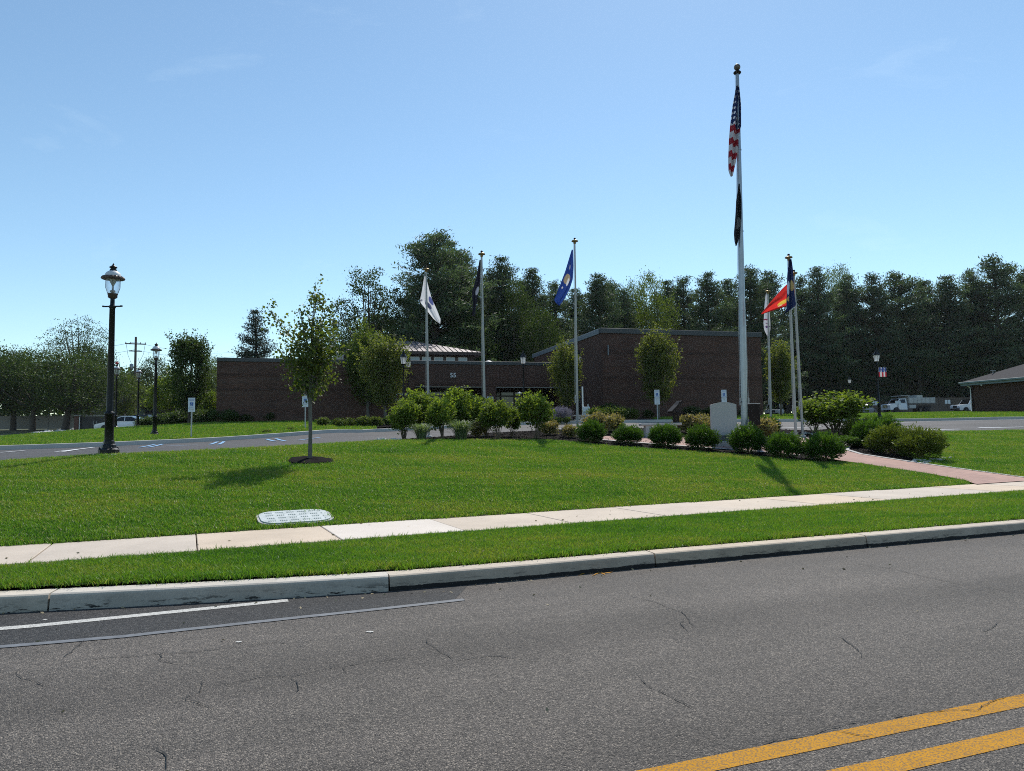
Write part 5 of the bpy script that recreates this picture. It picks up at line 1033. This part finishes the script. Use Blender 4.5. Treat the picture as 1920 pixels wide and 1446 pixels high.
def broad_proto(seed, lobes, trunk_top, nclump, per, crad, leaf, mat, r0=.25, nl=26, bark='bark', shell=.45, aspect=.6, flat=.7, spikes=0):
    r = np.random.default_rng(seed); P, C, T = clump_pts(r, lobes, nclump, per, crad, shell, flat); tb = MB()
    tb.tube([(0, 0, -.25), (.02, 0, trunk_top * .5), (0, .03, trunk_top)], [r0 * 1.25, r0, r0 * .7], 9, False)
    limbs(tb, r, trunk_top, C, nl, r0 * .42, .2, trunk_top * .75); zt = max(c[2] for c in C); tb.tube([(0, .03, trunk_top), (.1, 0, (trunk_top + zt) / 2), (0, 0, zt * .93)], [r0 * .7, r0 * .4, r0 * .08], 6, False)
    if spikes:
        S = []; ST = []
        for k in range(spikes):
            c = C[r.integers(len(C))]; d = np.array([c[0], c[1], 0]) * .35 + np.array([0, 0, 1.0]) + r.normal(0, .25, 3); d /= np.linalg.norm(d); Ls = crad * r.uniform(1.6, 3.6)
            S.append(c + d * (r.random((per, 1)) * Ls) + r.normal(size=(per, 3)) * leaf * .45); ST.append(np.full(per, .5 + .5 * r.random()))
        P = np.concatenate([P] + S); T = np.concatenate([T] + ST)
    return tb, leaf_mesh('crown', P, r.uniform(.7, 1.3, len(P)) * leaf, M[mat], aspect, seed, None, 1, .3, T)
def plant(proto, name, label, cat, px, Y, H0, py_top=None, wid=None, W0=None, rz=0, group=None, bark='bark', cache={}):
    """stand a tree at its spot, scaled to its real height and spread"""
    b = gp(px, Y); b.z -= .05; h = (at(px, py_top, Y).z - b.z) / H0 if py_top else 1.0; w = (wid * Y / F_PX) / W0 if wid else h
    key = id(proto[1])
    if key not in cache: cache[key] = proto[0].mesh('trunk', M[bark])
    t = thing(name, label, cat, b, rz, group); link('trunk', cache[key], t); link('crown', proto[1], t); t.scale = (w, w, h); return t
pines = [pine_proto(s, 20, Rb, z0) for s, Rb, z0 in ((1, 6.2, .08), (2, 5.8, .05), (3, 6.8, .1), (4, 5.6, .04))]
sp_ = pine_proto(9, 14, 4.0, .04, 'l_spruce', 14, .34, .22, 1.6)
L1 = [((0, 0, 9), (4, 4, 4.5)), ((-2.6, .5, 11), (2.6, 2.6, 2.6)), ((2.4, -.6, 12), (2.5, 2.5, 2.8)), ((.3, 1, 14.3), (2.3, 2.3, 2.2)), ((-1, -1, 6), (3.4, 3.4, 2.2)), ((3, 1, 8), (2.2, 2.2, 2))]
L2 = [((0, 0, 7), (4.6, 4.6, 4)), ((-3, 0, 8), (2.6, 2.6, 2.6)), ((3, 0, 8.4), (2.8, 2.8, 2.6)), ((0, 0, 10.6), (2.8, 2.8, 2)), ((0, -2, 4.2), (4.2, 3, 1.8))]
dec_dark = [broad_proto(21, L1, 6, 420, 34, .95, .23, 'l_dark', .3), broad_proto(22, L2, 4, 480, 34, .9, .22, 'l_dark', .34)]
dec_mid = [broad_proto(23, L1, 6, 400, 34, .95, .23, 'l_mid', .3), broad_proto(24, L2, 4, 440, 34, .9, .22, 'l_mid', .3)]
airy = broad_proto(25, [((0, 0, 9), (4.5, 4.5, 4)), ((-3.5, 0, 11.5), (2.5, 2.5, 1.8)), ((3, 0, 11), (2.6, 2.6, 2)), ((0, 0, 13), (2.6, 2.6, 1.6))], 6, 240, 26, .85, .19, 'l_dark', .26, 60, shell=.3, flat=.35)
open_ = broad_proto(26, [((0, 0, 8), (3.6, 3.6, 4)), ((-3.2, 0, 10.5), (1.9, 1.9, 1.5)), ((-2.6, 0, 6.5), (2.0, 2, 1.4)), ((2.6, 0, 11), (2.2, 2.2, 2.2)), ((0, 0, 13.4), (2.2, 2.2, 1.7))], 6, 270, 40, .8, .24, 'l_dark', .3, 60, shell=.5, flat=.5)
GP = 'pines in the row behind the brick building'; GR = 'pines in the row behind the parked trucks'; GD = 'leafy trees behind the brick building'
PL = {875: 'dark pine standing next to the tallest pine, behind the black flag', 945: 'narrow-topped dark pine just beyond the black flag towards the blue flag', 1003: 'dark pine midway between the black flag pole and the royal blue flag pole',
      1045: 'dark pine behind the royal blue flag', 1128: 'rounded dark pine behind the near corner of the tall brick block', 1290: 'dark pine above the tall brick wall right of the pale leafy tree', 1335: 'dark pine above the tall brick wall beside the big flagpole',
      770: 'dark pine behind the metal hip roof', 1415: 'dark pine between the big flagpole and the white lettered flag', 845: 'dark pine close against the tallest pine, between the white and black flags'}
PR = {1452: 'dark pine behind the white lettered flag', 1512: 'dark pine just beyond the red flag pole', 1600: 'dark pine above the small far lantern post', 1648: 'dark pine behind the lantern post with the banner', 1700: 'broad dark pine above the dump truck',
      1790: 'dark pine above the far twin-plate sign by the white sport utility car', 1835: 'dark pine rising behind the gutter corner of the hip-roofed building', 1884: 'tallest dark pine of the right row, above the shingled hip roof'}
# behind the building
big = 'tallest dark pine, rising behind the white flag left of the black flag'
for i, (px, Y, top, wd, pr, lab) in enumerate([(815, 74, 436, 165, 2, big), (875, 82, 478, 120, 1, None), (945, 80, 487, 110, 0, None), (1003, 84, 508, 110, 3, None), (1045, 88, 530, 100, 1, None), (1128, 80, 517, 105, 0, None), (1175, 90, 545, 90, 3, None),
        (1290, 92, 520, 95, 1, None), (1335, 86, 515, 95, 0, None), (770, 82, 555, 100, 3, None), (1415, 90, 500, 90, 2, None), (1085, 92, 545, 100, 0, None), (920, 90, 520, 120, 3, None), (845, 80, 458, 110, 0, None), (985, 92, 525, 110, 1, None), (1150, 96, 528, 100, 2, None), (1260, 98, 530, 100, 0, None), (1375, 98, 528, 110, 3, None)]):
    plant(pines[pr], 'pine_tree', lab or PL.get(px, 'tall dark pine in the row behind the brick building'), 'tree', px, Y, 20, top, wd * 1.6, 9.8, i * 1.3, None if lab else GP)
plant(open_, 'broadleaf_tree', 'open-branched broadleaf tree behind the left brick wing', 'tree', 690, 68, 15.2, 497, 155, 10.5, .4)
plant(sp_, 'spruce_tree', 'conical dark spruce behind the left brick wing', 'tree', 477, 80, 14, 583, 122, 7.2, 0)
for i, (px, Y, top, wd, k, pr) in enumerate([(965, 76, 520, 90, 0, dec_dark[0]), (1235, 88, 508, 100, 0, dec_mid[0]), (1200, 96, 525, 80, 0, dec_mid[1]), (640, 74, 600, 90, 0, dec_dark[1]), (880, 72, 575, 120, 1, dec_dark[1]), (1020, 74, 575, 100, 1, dec_dark[1]), (720, 78, 580, 110, 1, dec_dark[1]), (1370, 94, 560, 110, 1, dec_dark[0])]):
    plant(pr, 'broadleaf_tree', ('pale green' if pr in dec_mid else 'dark green') + ' broadleaf tree among the pines behind the brick building', 'tree', px, Y, 16.5 if pr in (dec_dark[0], dec_mid[0]) else 12.6, top, wd, 9.5, i * 2.1, GD)
# right row
for i, (px, Y, top, wd, pr) in enumerate([(1452, 117, 512, 100, 0), (1512, 120, 520, 90, 1), (1545, 116, 505, 95, 3), (1600, 119, 520, 90, 0), (1648, 116, 515, 95, 1), (1700, 118, 512, 110, 2), (1748, 121, 530, 90, 3), (1790, 117, 520, 95, 0), (1835, 119, 508, 90, 1), (1884, 116, 483, 115, 2), (1945, 118, 505, 115, 0)]):
    plant(pines[pr], 'pine_tree', PR.get(px, 'tall dark pine in the row behind the parked trucks'), 'tree', px, Y, 20, top, wd * 1.75, 9.8, i * 1.7, GR)
GU = 'dark undergrowth trees below the pines'
for i, (px, Y, top, wd) in enumerate([(1480, 114, 640, 120), (1560, 114, 650, 120), (1640, 115, 640, 120), (1730, 114, 650, 130), (1810, 115, 640, 120), (1890, 114, 640, 130), (1520, 122, 590, 130), (1680, 123, 590, 140), (1770, 123, 585, 120), (1860, 123, 590, 140), (1600, 124, 585, 130)]):
    plant(dec_dark[i % 2], 'understory_tree', 'low dark leafy tree filling the gaps below the right pines', 'tree', px, Y, 16.5 if i % 2 == 0 else 12.6, top, wd, 9.5, i * 1.1, GU)
for i, (px, Y, top, wd) in enumerate([(1572, 126, 497, 70), (1600, 127, 492, 66), (1745, 128, 520, 70)]):
    plant(dec_mid[0], 'broadleaf_tree', 'pale green broadleaf crown rising among the right pines', 'tree', px, Y, 16.5, top, wd, 9.5, i, 'pale trees among the right pines')
# far belt of woodland closing the horizon
r = np.random.default_rng(90); n = 46000; xx = r.uniform(-150, 170, n); yy = r.uniform(132, 150, n); hh = 8.5 + 3 * np.sin(xx * .13) + 2 * np.sin(xx * .41 + 1) + 1.2 * np.sin(xx * 1.1)
zz = g(xx, yy) + hh * r.random(n) ** .8
tag(link('distant_woods', leaf_mesh('distant_woods', np.column_stack([xx, yy, zz]), r.uniform(.6, 1.2, n), M['l_dark'], .7, 91)), 'dark belt of far woodland behind the pines and the fence', 'woods', None, 'stuff')
# left side
GL = 'dark broadleaf trees in front of the vinyl fence'
for i, (px, Y, top, wd, pr) in enumerate([(-30, 88, 640, 150, 1), (25, 90, 655, 120, 1), (62, 86, 650, 120, 1), (165, 96, 640, 110, 1), (-100, 92, 630, 160, 0)]):
    plant(dec_dark[pr], 'broadleaf_tree', 'dark broadleaf tree in front of the vinyl fence', 'tree', px, Y, 16.5 if pr == 0 else 12.6, top, wd, 9.5, i * 1.9, GL)
lt = plant(dec_dark[1], 'leaning_tree', 'spreading dark tree with thick leaning trunk beside the riprap', 'tree', 122, 84, 12.6, 658, 165, 9.5, .7); lt.rotation_euler = (0, .10, .7)
plant(airy, 'airy_tree', 'tall airy feathery tree standing behind the dark left trees', 'tree', 142, 98, 14.8, 590, 130, 10.5, 0)
for i, (px, Y, top, wd, pr) in enumerate([(232, 96, 700, 70, dec_mid[1]), (290, 110, 668, 90, dec_dark[1]), (395, 100, 668, 80, dec_mid[1]), (418, 108, 690, 70, dec_dark[1]), (185, 112, 700, 90, dec_dark[1]), (455, 112, 660, 80, dec_dark[0])]):
    plant(pr, 'broadleaf_tree', 'leafy background tree between the house and the brick wing', 'tree', px, Y, 12.6 if pr is not dec_dark[0] else 16.5, top, wd, 9.5, i, 'leafy background trees on the left')
# columnar trees by the building
LC1 = [((0, 0, 2.9), (1.0, 1.0, 1.7)), ((.45, 0, 4.5), (.85, .85, 1.0)), ((-.55, .1, 4.2), (.85, .85, 1.1)), ((0, 0, 5.0), (.7, .7, .8)), ((.1, 0, 2.0), (.7, .7, .8)), ((-.2, .3, 3.7), (1.1, 1, 1.0)), ((.5, -.2, 3.5), (.8, .8, .8))]
col_ = [broad_proto(31 + k, LC1, 1.2, 420, 22, .33, .135, 'l_column', .09, 30, 'bark_grey', .5, spikes=150) for k in range(2)]
col_b = broad_proto(35, LC1, 1.2, 420, 22, .33, .135, 'l_mid', .09, 30, 'bark_grey', .5, spikes=150)
col_d = broad_proto(36, [((0, 0, 3.2), (1.35, 1.35, 2.4)), ((-.5, 0, 4.9), (.8, .8, .9)), ((.6, 0, 4.8), (.8, .8, .8))], 1.0, 480, 22, .36, .15, 'l_dark', .11, 30, spikes=120)
plant(col_d, 'columnar_tree', 'dense dark columnar tree behind the left parking sign', 'tree', 354, 50, 5.8, 632, 74, 3.0, 0)
plant(col_[0], 'columnar_tree', 'dense columnar tree beside the entrance, its crown before the wall lettering', 'tree', 722, 46.5, 5.9, 632, 92, 2.8, .5, bark='bark_grey')
plant(col_b, 'columnar_tree', 'pale green columnar tree behind the dense one by the entrance', 'tree', 690, 50, 5.9, 612, 95, 2.8, 2.0, bark='bark_grey')
plant(col_[1], 'columnar_tree', 'slim columnar tree behind the royal blue flag pole', 'tree', 1064, 46.3, 5.9, 645, 66, 2.8, 1.0, bark='bark_grey')
plant(col_[0], 'columnar_tree', 'columnar tree against the tall brick wall behind the bench', 'tree', 1236, 45.5, 5.9, 620, 80, 2.8, 2.6, bark='bark_grey')
plant(col_[1], 'columnar_tree', 'columnar tree at the right corner of the brick building', 'tree', 1466, 54, 5.9, 645, 60, 2.8, 4.0, bark='bark_grey')
sm = broad_proto(37, [((0, 0, 3.0), (1.5, 1.5, 1.5)), ((.3, 0, 4.2), (.9, .9, .9)), ((-.8, 0, 2.5), (1, 1, .8))], 1.2, 200, 22, .4, .2, 'l_bright', .07, 25)
plant(sm, 'young_tree', 'small bright yellow-green tree behind the second lamp post', 'tree', 322, 66, 5.0, 697, 85, 3.2, 0)
plant(sm, 'young_tree', 'small yellow-green bush tree at the left corner of the brick wing', 'tree', 392, 57, 5.0, 735, 40, 3.2, 2)
# the young maple on the lawn
r = np.random.default_rng(77); tb = MB(); C = []; Tt = []
tb.tube([(0, 0, -.1), (.01, 0, .7), (0, 0, 1.42)], [.055, .045, .042], 10, False)
ld = []
for k, (az, hgt, rad, zs) in enumerate([(3.0, 3.75, 1.12, 1.4), (2.6, 3.2, .85, 1.45), (.3, 3.35, .6, 1.4), (0, 4.35, .12, 1.5), (1.2, 4.15, .25, 1.6), (4.4, 3.6, .5, 1.5), (5.4, 3.2, .7, 1.4), (1.8, 3.4, .55, 1.5), (3.6, 2.7, .75, 1.35), (.0, 2.75, .72, 1.35), (4.9, 2.5, .6, 1.3), (2.2, 2.4, .55, 1.3), (.7, 3.8, .5, 1.7)]):
    e = Vector((rad * math.cos(az), rad * math.sin(az), hgt)); s = Vector((0, 0, zs)); mdl = s.lerp(e, .45) + Vector((0, 0, .12 * hgt)); mdl.x *= .75; mdl.y *= .75
    tb.tube([s, mdl, e], [.026, .015, .004], 5, False)
    for j in range(40):
        f = r.uniform(.22, 1.02); q = (s.lerp(mdl, f * 2) if f < .5 else mdl.lerp(e, f * 2 - 1)); sp2 = .24 * (1.1 - .95 * f) + .035
        C.append(np.array(q) + r.normal(size=3) * sp2 * .9); Tt.append(r.random())
for j in range(210):
    d = r.normal(size=3); d /= np.linalg.norm(d); C.append(np.array([.05, 0, 2.45]) + d * np.array([.68, .68, .95]) * r.uniform(.3, 1)); Tt.append(r.random())
C = np.array(C); P = (C[:, None] + r.normal(size=(len(C), 6, 3)) * .08).reshape(-1, 3)
b = gp(581, by); t = thing('young_maple', 'young maple with slim trunk in a mulch ring on the front lawn', 'tree', (bx, by, gz(bx, by)), 0)
tb.obj('trunk', M['bark_grey'], t); link('crown', leaf_mesh('crown', P, r.uniform(.7, 1.3, len(P)) * .08, M['l_maple'], .75, 5, None, 1, .35, np.repeat(Tt, 6)), t)
# shrubs
def shrub_proto(seed, w, h, nclump, per, leaf, mat, crad=.14, stems=9, aspect=.6, z0=.28, lob=3, up_=0., cat='shrub', spikes=0):
    r = np.random.default_rng(seed); lobes = [((0, 0, h * (z0 + (1 - z0) / 2)), (w * .42, w * .42, h * (1 - z0) * .47))]
    for k in range(lob): a = r.uniform(0, 6.283); lobes.append(((w * .25 * math.cos(a), w * .25 * math.sin(a), h * r.uniform(.5, .72)), (w * .27, w * .27, h * .26)))
    P, C, T = clump_pts(r, lobes, nclump, per, crad, .45, .8); tb = MB()
    if spikes:
        S = []; ST = []
        for k in range(spikes):
            c = C[r.integers(len(C))]; d = np.array([c[0], c[1], 0]) * .5 + np.array([0, 0, 1.0]) + r.normal(0, .3, 3); d /= np.linalg.norm(d); Ls = crad * r.uniform(1.2, 2.6)
            S.append(c + d * (r.random((14, 1)) * Ls) + r.normal(size=(14, 3)) * leaf * .5); ST.append(np.full(14, .5 + .5 * r.random()))
        P = np.concatenate([P] + S); T = np.concatenate([T] + ST)
    kp = P[:, 2] > .03; P = P[kp]; T = T[kp]
    for k in range(stems):
        a = r.uniform(0, 6.283); e = C[r.integers(len(C))]; tb.tube([(.05 * math.cos(a), .05 * math.sin(a), -.05), (e[0] * .45, e[1] * .45, e[2] * .5), tuple(e)], [.018, .012, .005], 5, False)
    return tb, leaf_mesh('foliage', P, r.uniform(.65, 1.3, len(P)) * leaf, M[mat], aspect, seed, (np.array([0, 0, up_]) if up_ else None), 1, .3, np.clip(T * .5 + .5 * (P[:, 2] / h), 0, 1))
def spike_proto(seed, w, h, n, ln, mat, th=.22, sprd=.55):
    """yew: sprays of short needles pointing outward from a dense mound"""
    r = np.random.default_rng(seed); d = r.normal(size=(n, 3)); d[:, 2] = np.abs(d[:, 2]) * 1.1 - .55; d /= np.linalg.norm(d, axis=1)[:, None]
    lump = 1 + .16 * np.sin(d[:, 0] * 7 + seed) * np.sin(d[:, 1] * 6) + r.normal(0, .05, n); q = (.25 + .75 * r.random(n)) ** .45
    sh = r.normal(size=(55, 3)); sh[:, 2] = np.abs(sh[:, 2]) * .9 - .1; sh /= np.linalg.norm(sh, axis=1)[:, None]; cs = (d @ sh.T).max(axis=1); lump = lump * (.93 + .24 * np.clip((cs - .975) / .025, 0, 1)); lump *= 1 + .10 * np.sin(d @ np.array([4., 3., 5.]) + seed * 2.1)
    P = d * np.array([w / 2, w / 2, h * .58]) * (lump * q)[:, None] + np.array([0, 0, h * .42]); k = P[:, 2] > .02; P = P[k]; d = d[k]
    tb = MB()
    for j in range(8): a = r.uniform(0, 6.283); tb.tube([(0, 0, -.06), (.2 * w * math.cos(a), .2 * w * math.sin(a), h * .3), (.35 * w * math.cos(a), .35 * w * math.sin(a), h * .55)], [.02, .012, .004], 4, False)
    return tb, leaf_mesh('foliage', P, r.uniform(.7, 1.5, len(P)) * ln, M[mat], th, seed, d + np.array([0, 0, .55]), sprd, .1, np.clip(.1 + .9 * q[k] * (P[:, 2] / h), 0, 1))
def put(proto, name, label, px, Y, sc=1., rz=0, group=None, py=None, xy=None, cat='shrub', cache={}):
    b = gp(px, Y) if xy is None else Vector((xy[0], xy[1], gz(*xy))); key = id(proto[1])
    if key not in cache: cache[key] = proto[0].mesh('stems', M['stem'])
    t = thing(name, label, cat, b, rz, group); link('stems', cache[key], t); link('foliage', proto[1], t); t.scale = sc if hasattr(sc, '__len__') else (sc,) * 3; return t
yew = [spike_proto(40 + k, 1.06, .86, 7500, .10, 'l_yew') for k in range(3)]; yew2 = [spike_proto(50 + k, 1.3, 1.0, 8500, .10, 'l_yew2') for k in range(2)]
for i, (px, py, s) in enumerate([(1109, 830, .82), (1178, 833, .84), (1247, 838, .90), (1316, 843, .94), (1402, 850, .97), (1472, 858, .97), (1545, 864, 1.0)]):
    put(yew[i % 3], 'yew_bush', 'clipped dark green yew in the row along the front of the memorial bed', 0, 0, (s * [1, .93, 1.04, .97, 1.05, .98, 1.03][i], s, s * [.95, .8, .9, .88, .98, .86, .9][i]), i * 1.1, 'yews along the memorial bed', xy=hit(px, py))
for i, (px, py, s, lab) in enumerate([(1726, 860, 1.02, 'yellowish yew nearest the pale stones at the bed end'), (1668, 850, 1.05, 'second yew from the pale stones in the right bed'), (1630, 838, 1.05, 'third yew from the pale stones in the right bed'), (1612, 824, .9, 'fourth yew from the pale stones, below the big viburnum'), (1655, 829, 1.1, 'large yew at the back of the right bed')]):
    put(yew2[i % 2] if i in (0, 3) else (yew2[1] if i == 1 else yew[i % 3]), 'yew_bush', lab, 0, 0, (s, s, s * [.92, .85, 1, .9, 1][i]), i * .9, xy=hit(px, py))
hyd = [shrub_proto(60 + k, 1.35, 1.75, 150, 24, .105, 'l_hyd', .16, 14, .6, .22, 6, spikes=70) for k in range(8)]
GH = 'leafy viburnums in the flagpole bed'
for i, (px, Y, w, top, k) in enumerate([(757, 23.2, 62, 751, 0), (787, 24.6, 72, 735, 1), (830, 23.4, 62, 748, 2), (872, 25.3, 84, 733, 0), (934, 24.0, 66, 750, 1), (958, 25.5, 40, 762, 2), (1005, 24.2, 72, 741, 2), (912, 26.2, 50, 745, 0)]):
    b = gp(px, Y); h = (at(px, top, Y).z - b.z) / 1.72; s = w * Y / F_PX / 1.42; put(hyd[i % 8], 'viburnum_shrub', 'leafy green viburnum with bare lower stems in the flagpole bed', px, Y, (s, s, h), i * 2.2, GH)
for i, (px, Y, w, top, lab) in enumerate([(1565, 28.5, 112, 737, 'largest round viburnum, right of the slim flagpoles'), (1527, 28.8, 60, 752, 'open-stemmed viburnum just right of the slim flagpoles')]):
    b = gp(px, Y); h = (at(px, top, Y).z - b.z) / 1.72; s = w * Y / F_PX / 1.32; put(hyd[i], 'viburnum_shrub', lab, px, Y, (s, s, h), i)
spi = [shrub_proto(70 + k, .9, .62, 120, 20, .075, 'l_spirea', .12, 5, .7, .1) for k in range(2)]
for i, (px, Y, s) in enumerate([(1070, 24.2, .7), (1125, 26, 1.2), (1150, 27, 1.0), (1290, 27, 1.1), (1318, 27.5, 1.1), (1335, 26.5, .9), (1432, 26.2, 1.15), (897, 26, .9), (1030, 25.5, .8)]):
    put(spi[i % 2], 'spirea_bush', 'low golden spirea with tan flower heads in the flagpole bed', px, Y, s, i * 1.4, 'golden spireas in the flagpole bed')
grn = [shrub_proto(75 + k, .8, .6, 100, 20, .085, 'l_mid', .12, 6, .6, .12) for k in range(2)]
for i, (px, Y, s) in enumerate([(605, 41, .95), (633, 42, .85), (640, 40.5, .8), (656, 41.5, .9), (683, 41.5, 1.05), (705, 42, 1.0), (727, 43, 1.0), (745, 43.5, .9)]):
    put(grn[i % 2], 'low_shrub', 'low green shrub in the mulch strip along the lot curb', px, Y, s, i * 1.1, 'low shrubs along the lot curb')
for i, (px, Y, s, lab) in enumerate([(500, 34.5, .6, 'tiny shrub by the curb ramp'), (543, 36, .55, 'tiny shrub by the curb ramp')]): put(grn[i], 'low_shrub', lab, px, Y, (s, s, s * .6), i, 'tiny shrubs by the curb ramp')
dk = shrub_proto(80, 1.4, 1.0, 150, 20, .11, 'l_dark', .2, 6, .6, .08)
for i, (px, Y, s) in enumerate([(415, 48.5, 1.0), (430, 47.6, .9), (465, 48.6, .6), (505, 49.2, .7), (560, 50, .7), (610, 50.8, .7), (1145, 47.5, 1.05), (1170, 47.8, .7), (1215, 47.4, .6), (1300, 48.6, .8), (1330, 49, .7), (1400, 49.6, .7), (1128, 47.2, .8)]):
    put(dk, 'foundation_shrub', 'dark low shrub at the foot of the brick wall', px, Y, s, i * 1.7, 'dark shrubs along the brick walls')
for i, (px, Y, s) in enumerate([(340, 56, 1.2), (358, 58, 1.5), (380, 55, 1.2), (312, 58, 1.1), (398, 54, 1.1), (275, 60, 1.0), (295, 60, .9)]): put(dk, 'border_shrub', 'dark rounded shrub bordering the island lawn by the columnar tree', px, Y, (s * 1.3, s * 1.3, s), i, 'rounded shrubs round the island lawn')
rose = shrub_proto(82, 1.2, .9, 130, 18, .1, 'l_mid', .2, 12, .6, .1)
for i, (px, Y) in enumerate([(1118, 43.5), (1140, 43.8), (1162, 44.2), (1185, 45)]): put(rose, 'rose_bush', 'loose green rose bush in the bed before the brick walls', px, Y, .95 if i < 3 else .8, i, 'rose bushes before the brick walls')
cat_ = shrub_proto(84, 1.3, .8, 220, 16, .07, 'l_grey', .12, 8, .3, .08, 3, 1.5)
put(cat_, 'catmint_clump', 'greyish purple catmint clump by the slim columnar tree', 1053, 42, 1.25, 0, cat='plant')
for i, (px, Y) in enumerate([(1028, 41.5), (1062, 41.2), (1046, 41)]): put(grn[i % 2], 'low_shrub', 'small green mound below the catmint', px, Y, .65, i, 'small green mounds below the catmint')
put(sp_ if False else yew[0], 'juniper_mat', 'low spreading juniper between the viburnum and the path', 1585, 24.6, (1.15, .9, .4), 1)
put(yew[1], 'juniper_mat', 'low feathery green tuft behind the plaque stone', 1440, 27.5, (.8, .8, .8), 1)
# ornamental grass tufts
def tuft(seed, n=420, h=.55):
    r = np.random.default_rng(seed); V = []; Fc = []; T = []
    for i in range(n):
        a = r.uniform(0, 6.283); rr_ = abs(r.normal(0, .07)); x, y = rr_ * math.cos(a), rr_ * math.sin(a); hh = h * r.uniform(.6, 1.1); ln = r.uniform(.05, .5); w = .008; o = len(V); T += [r.random()] * 7
        px, py = -math.sin(a) * w, math.cos(a) * w
        for z, l, k in ((0, 0, 1), (.6, .3, 1), (.95, .75, .7)): V += [(x + math.cos(a) * ln * l - px * k, y + math.sin(a) * ln * l - py * k, hh * z), (x + math.cos(a) * ln * l + px * k, y + math.sin(a) * ln * l + py * k, hh * z)]
        V.append((x + math.cos(a) * ln * 1.15, y + math.sin(a) * ln * 1.15, hh * .85)); Fc += [(o, o + 1, o + 3, o + 2), (o + 2, o + 3, o + 5, o + 4), (o + 4, o + 5, o + 6)]
    me = bpy.data.meshes.new('blades'); me.from_pydata(V, [], Fc); me.materials.append(M['l_orn']); a = me.attributes.new('tint', 'FLOAT', 'POINT'); a.data.foreach_set('value', np.array(T, np.float32)); return me
tf = tuft(5)
for i, (px, Y, s, lab) in enumerate([(790, 22.6, .95, 'smaller fountain grass tuft at the front of the flagpole bed'), (864, 22.9, 1.15, 'larger fountain grass tuft at the front of the flagpole bed')]):
    tag(link('fountain_grass', tf, None, gp(px, Y), i), lab, 'grass tuft').scale = (s, s, s)

# fallen leaves and grit
r = np.random.default_rng(15); LX = r.uniform(-9, 11, 260); LY = np.where(r.random(260) < .35, curbY(LX) - np.abs(r.normal(0, .12, 260)) - .03, 10.3 + .455 * LX + r.normal(0, 3.2, 260))
LZ = np.where(LY < curbY(LX), .008, np.where(LY < curbY(LX) + .24, .175, g(LX, LY) + .045)); qq = (LY - .455 * LX); LZ = np.where((qq > 10.55) & (qq < 12.5), .262, LZ)
tag(link('leaf_litter', leaf_mesh('leaf_litter', np.column_stack([LX, LY, LZ]), r.uniform(.02, .05, 260), pm('dry_leaf', (.30, .24, .14), .8, .3, 20), .5, 16, np.array([1., .3, 0]), .5, .2)), 'dry leaves and grit scattered over verge, gutter and sidewalk', 'leaves', None, 'stuff')
# ------------------------------------------------------------------ thin veil added to lift the dark background tones
hz = MB().box((10, 140, 16), (560, 380, 38)).obj('added_haze', M['white']); hz['kind'] = 'stuff'; tag(hz, 'thin pale veil added over the whole site to lift the dark background', 'added_haze')
hm = bpy.data.materials.new('added_haze_air'); hm.use_nodes = True; hm.node_tree.nodes.clear(); ho = hm.node_tree.nodes.new('ShaderNodeOutputMaterial'); hv = hm.node_tree.nodes.new('ShaderNodeVolumePrincipled')
hv.inputs['Color'].default_value = (.86, .92, 1, 1); hv.inputs['Density'].default_value = .00008; hv.inputs['Anisotropy'].default_value = .35
hm.node_tree.links.new(hv.outputs[0], ho.inputs['Volume']); hz.data.materials[0] = hm
SC.cycles.volume_bounces = 0
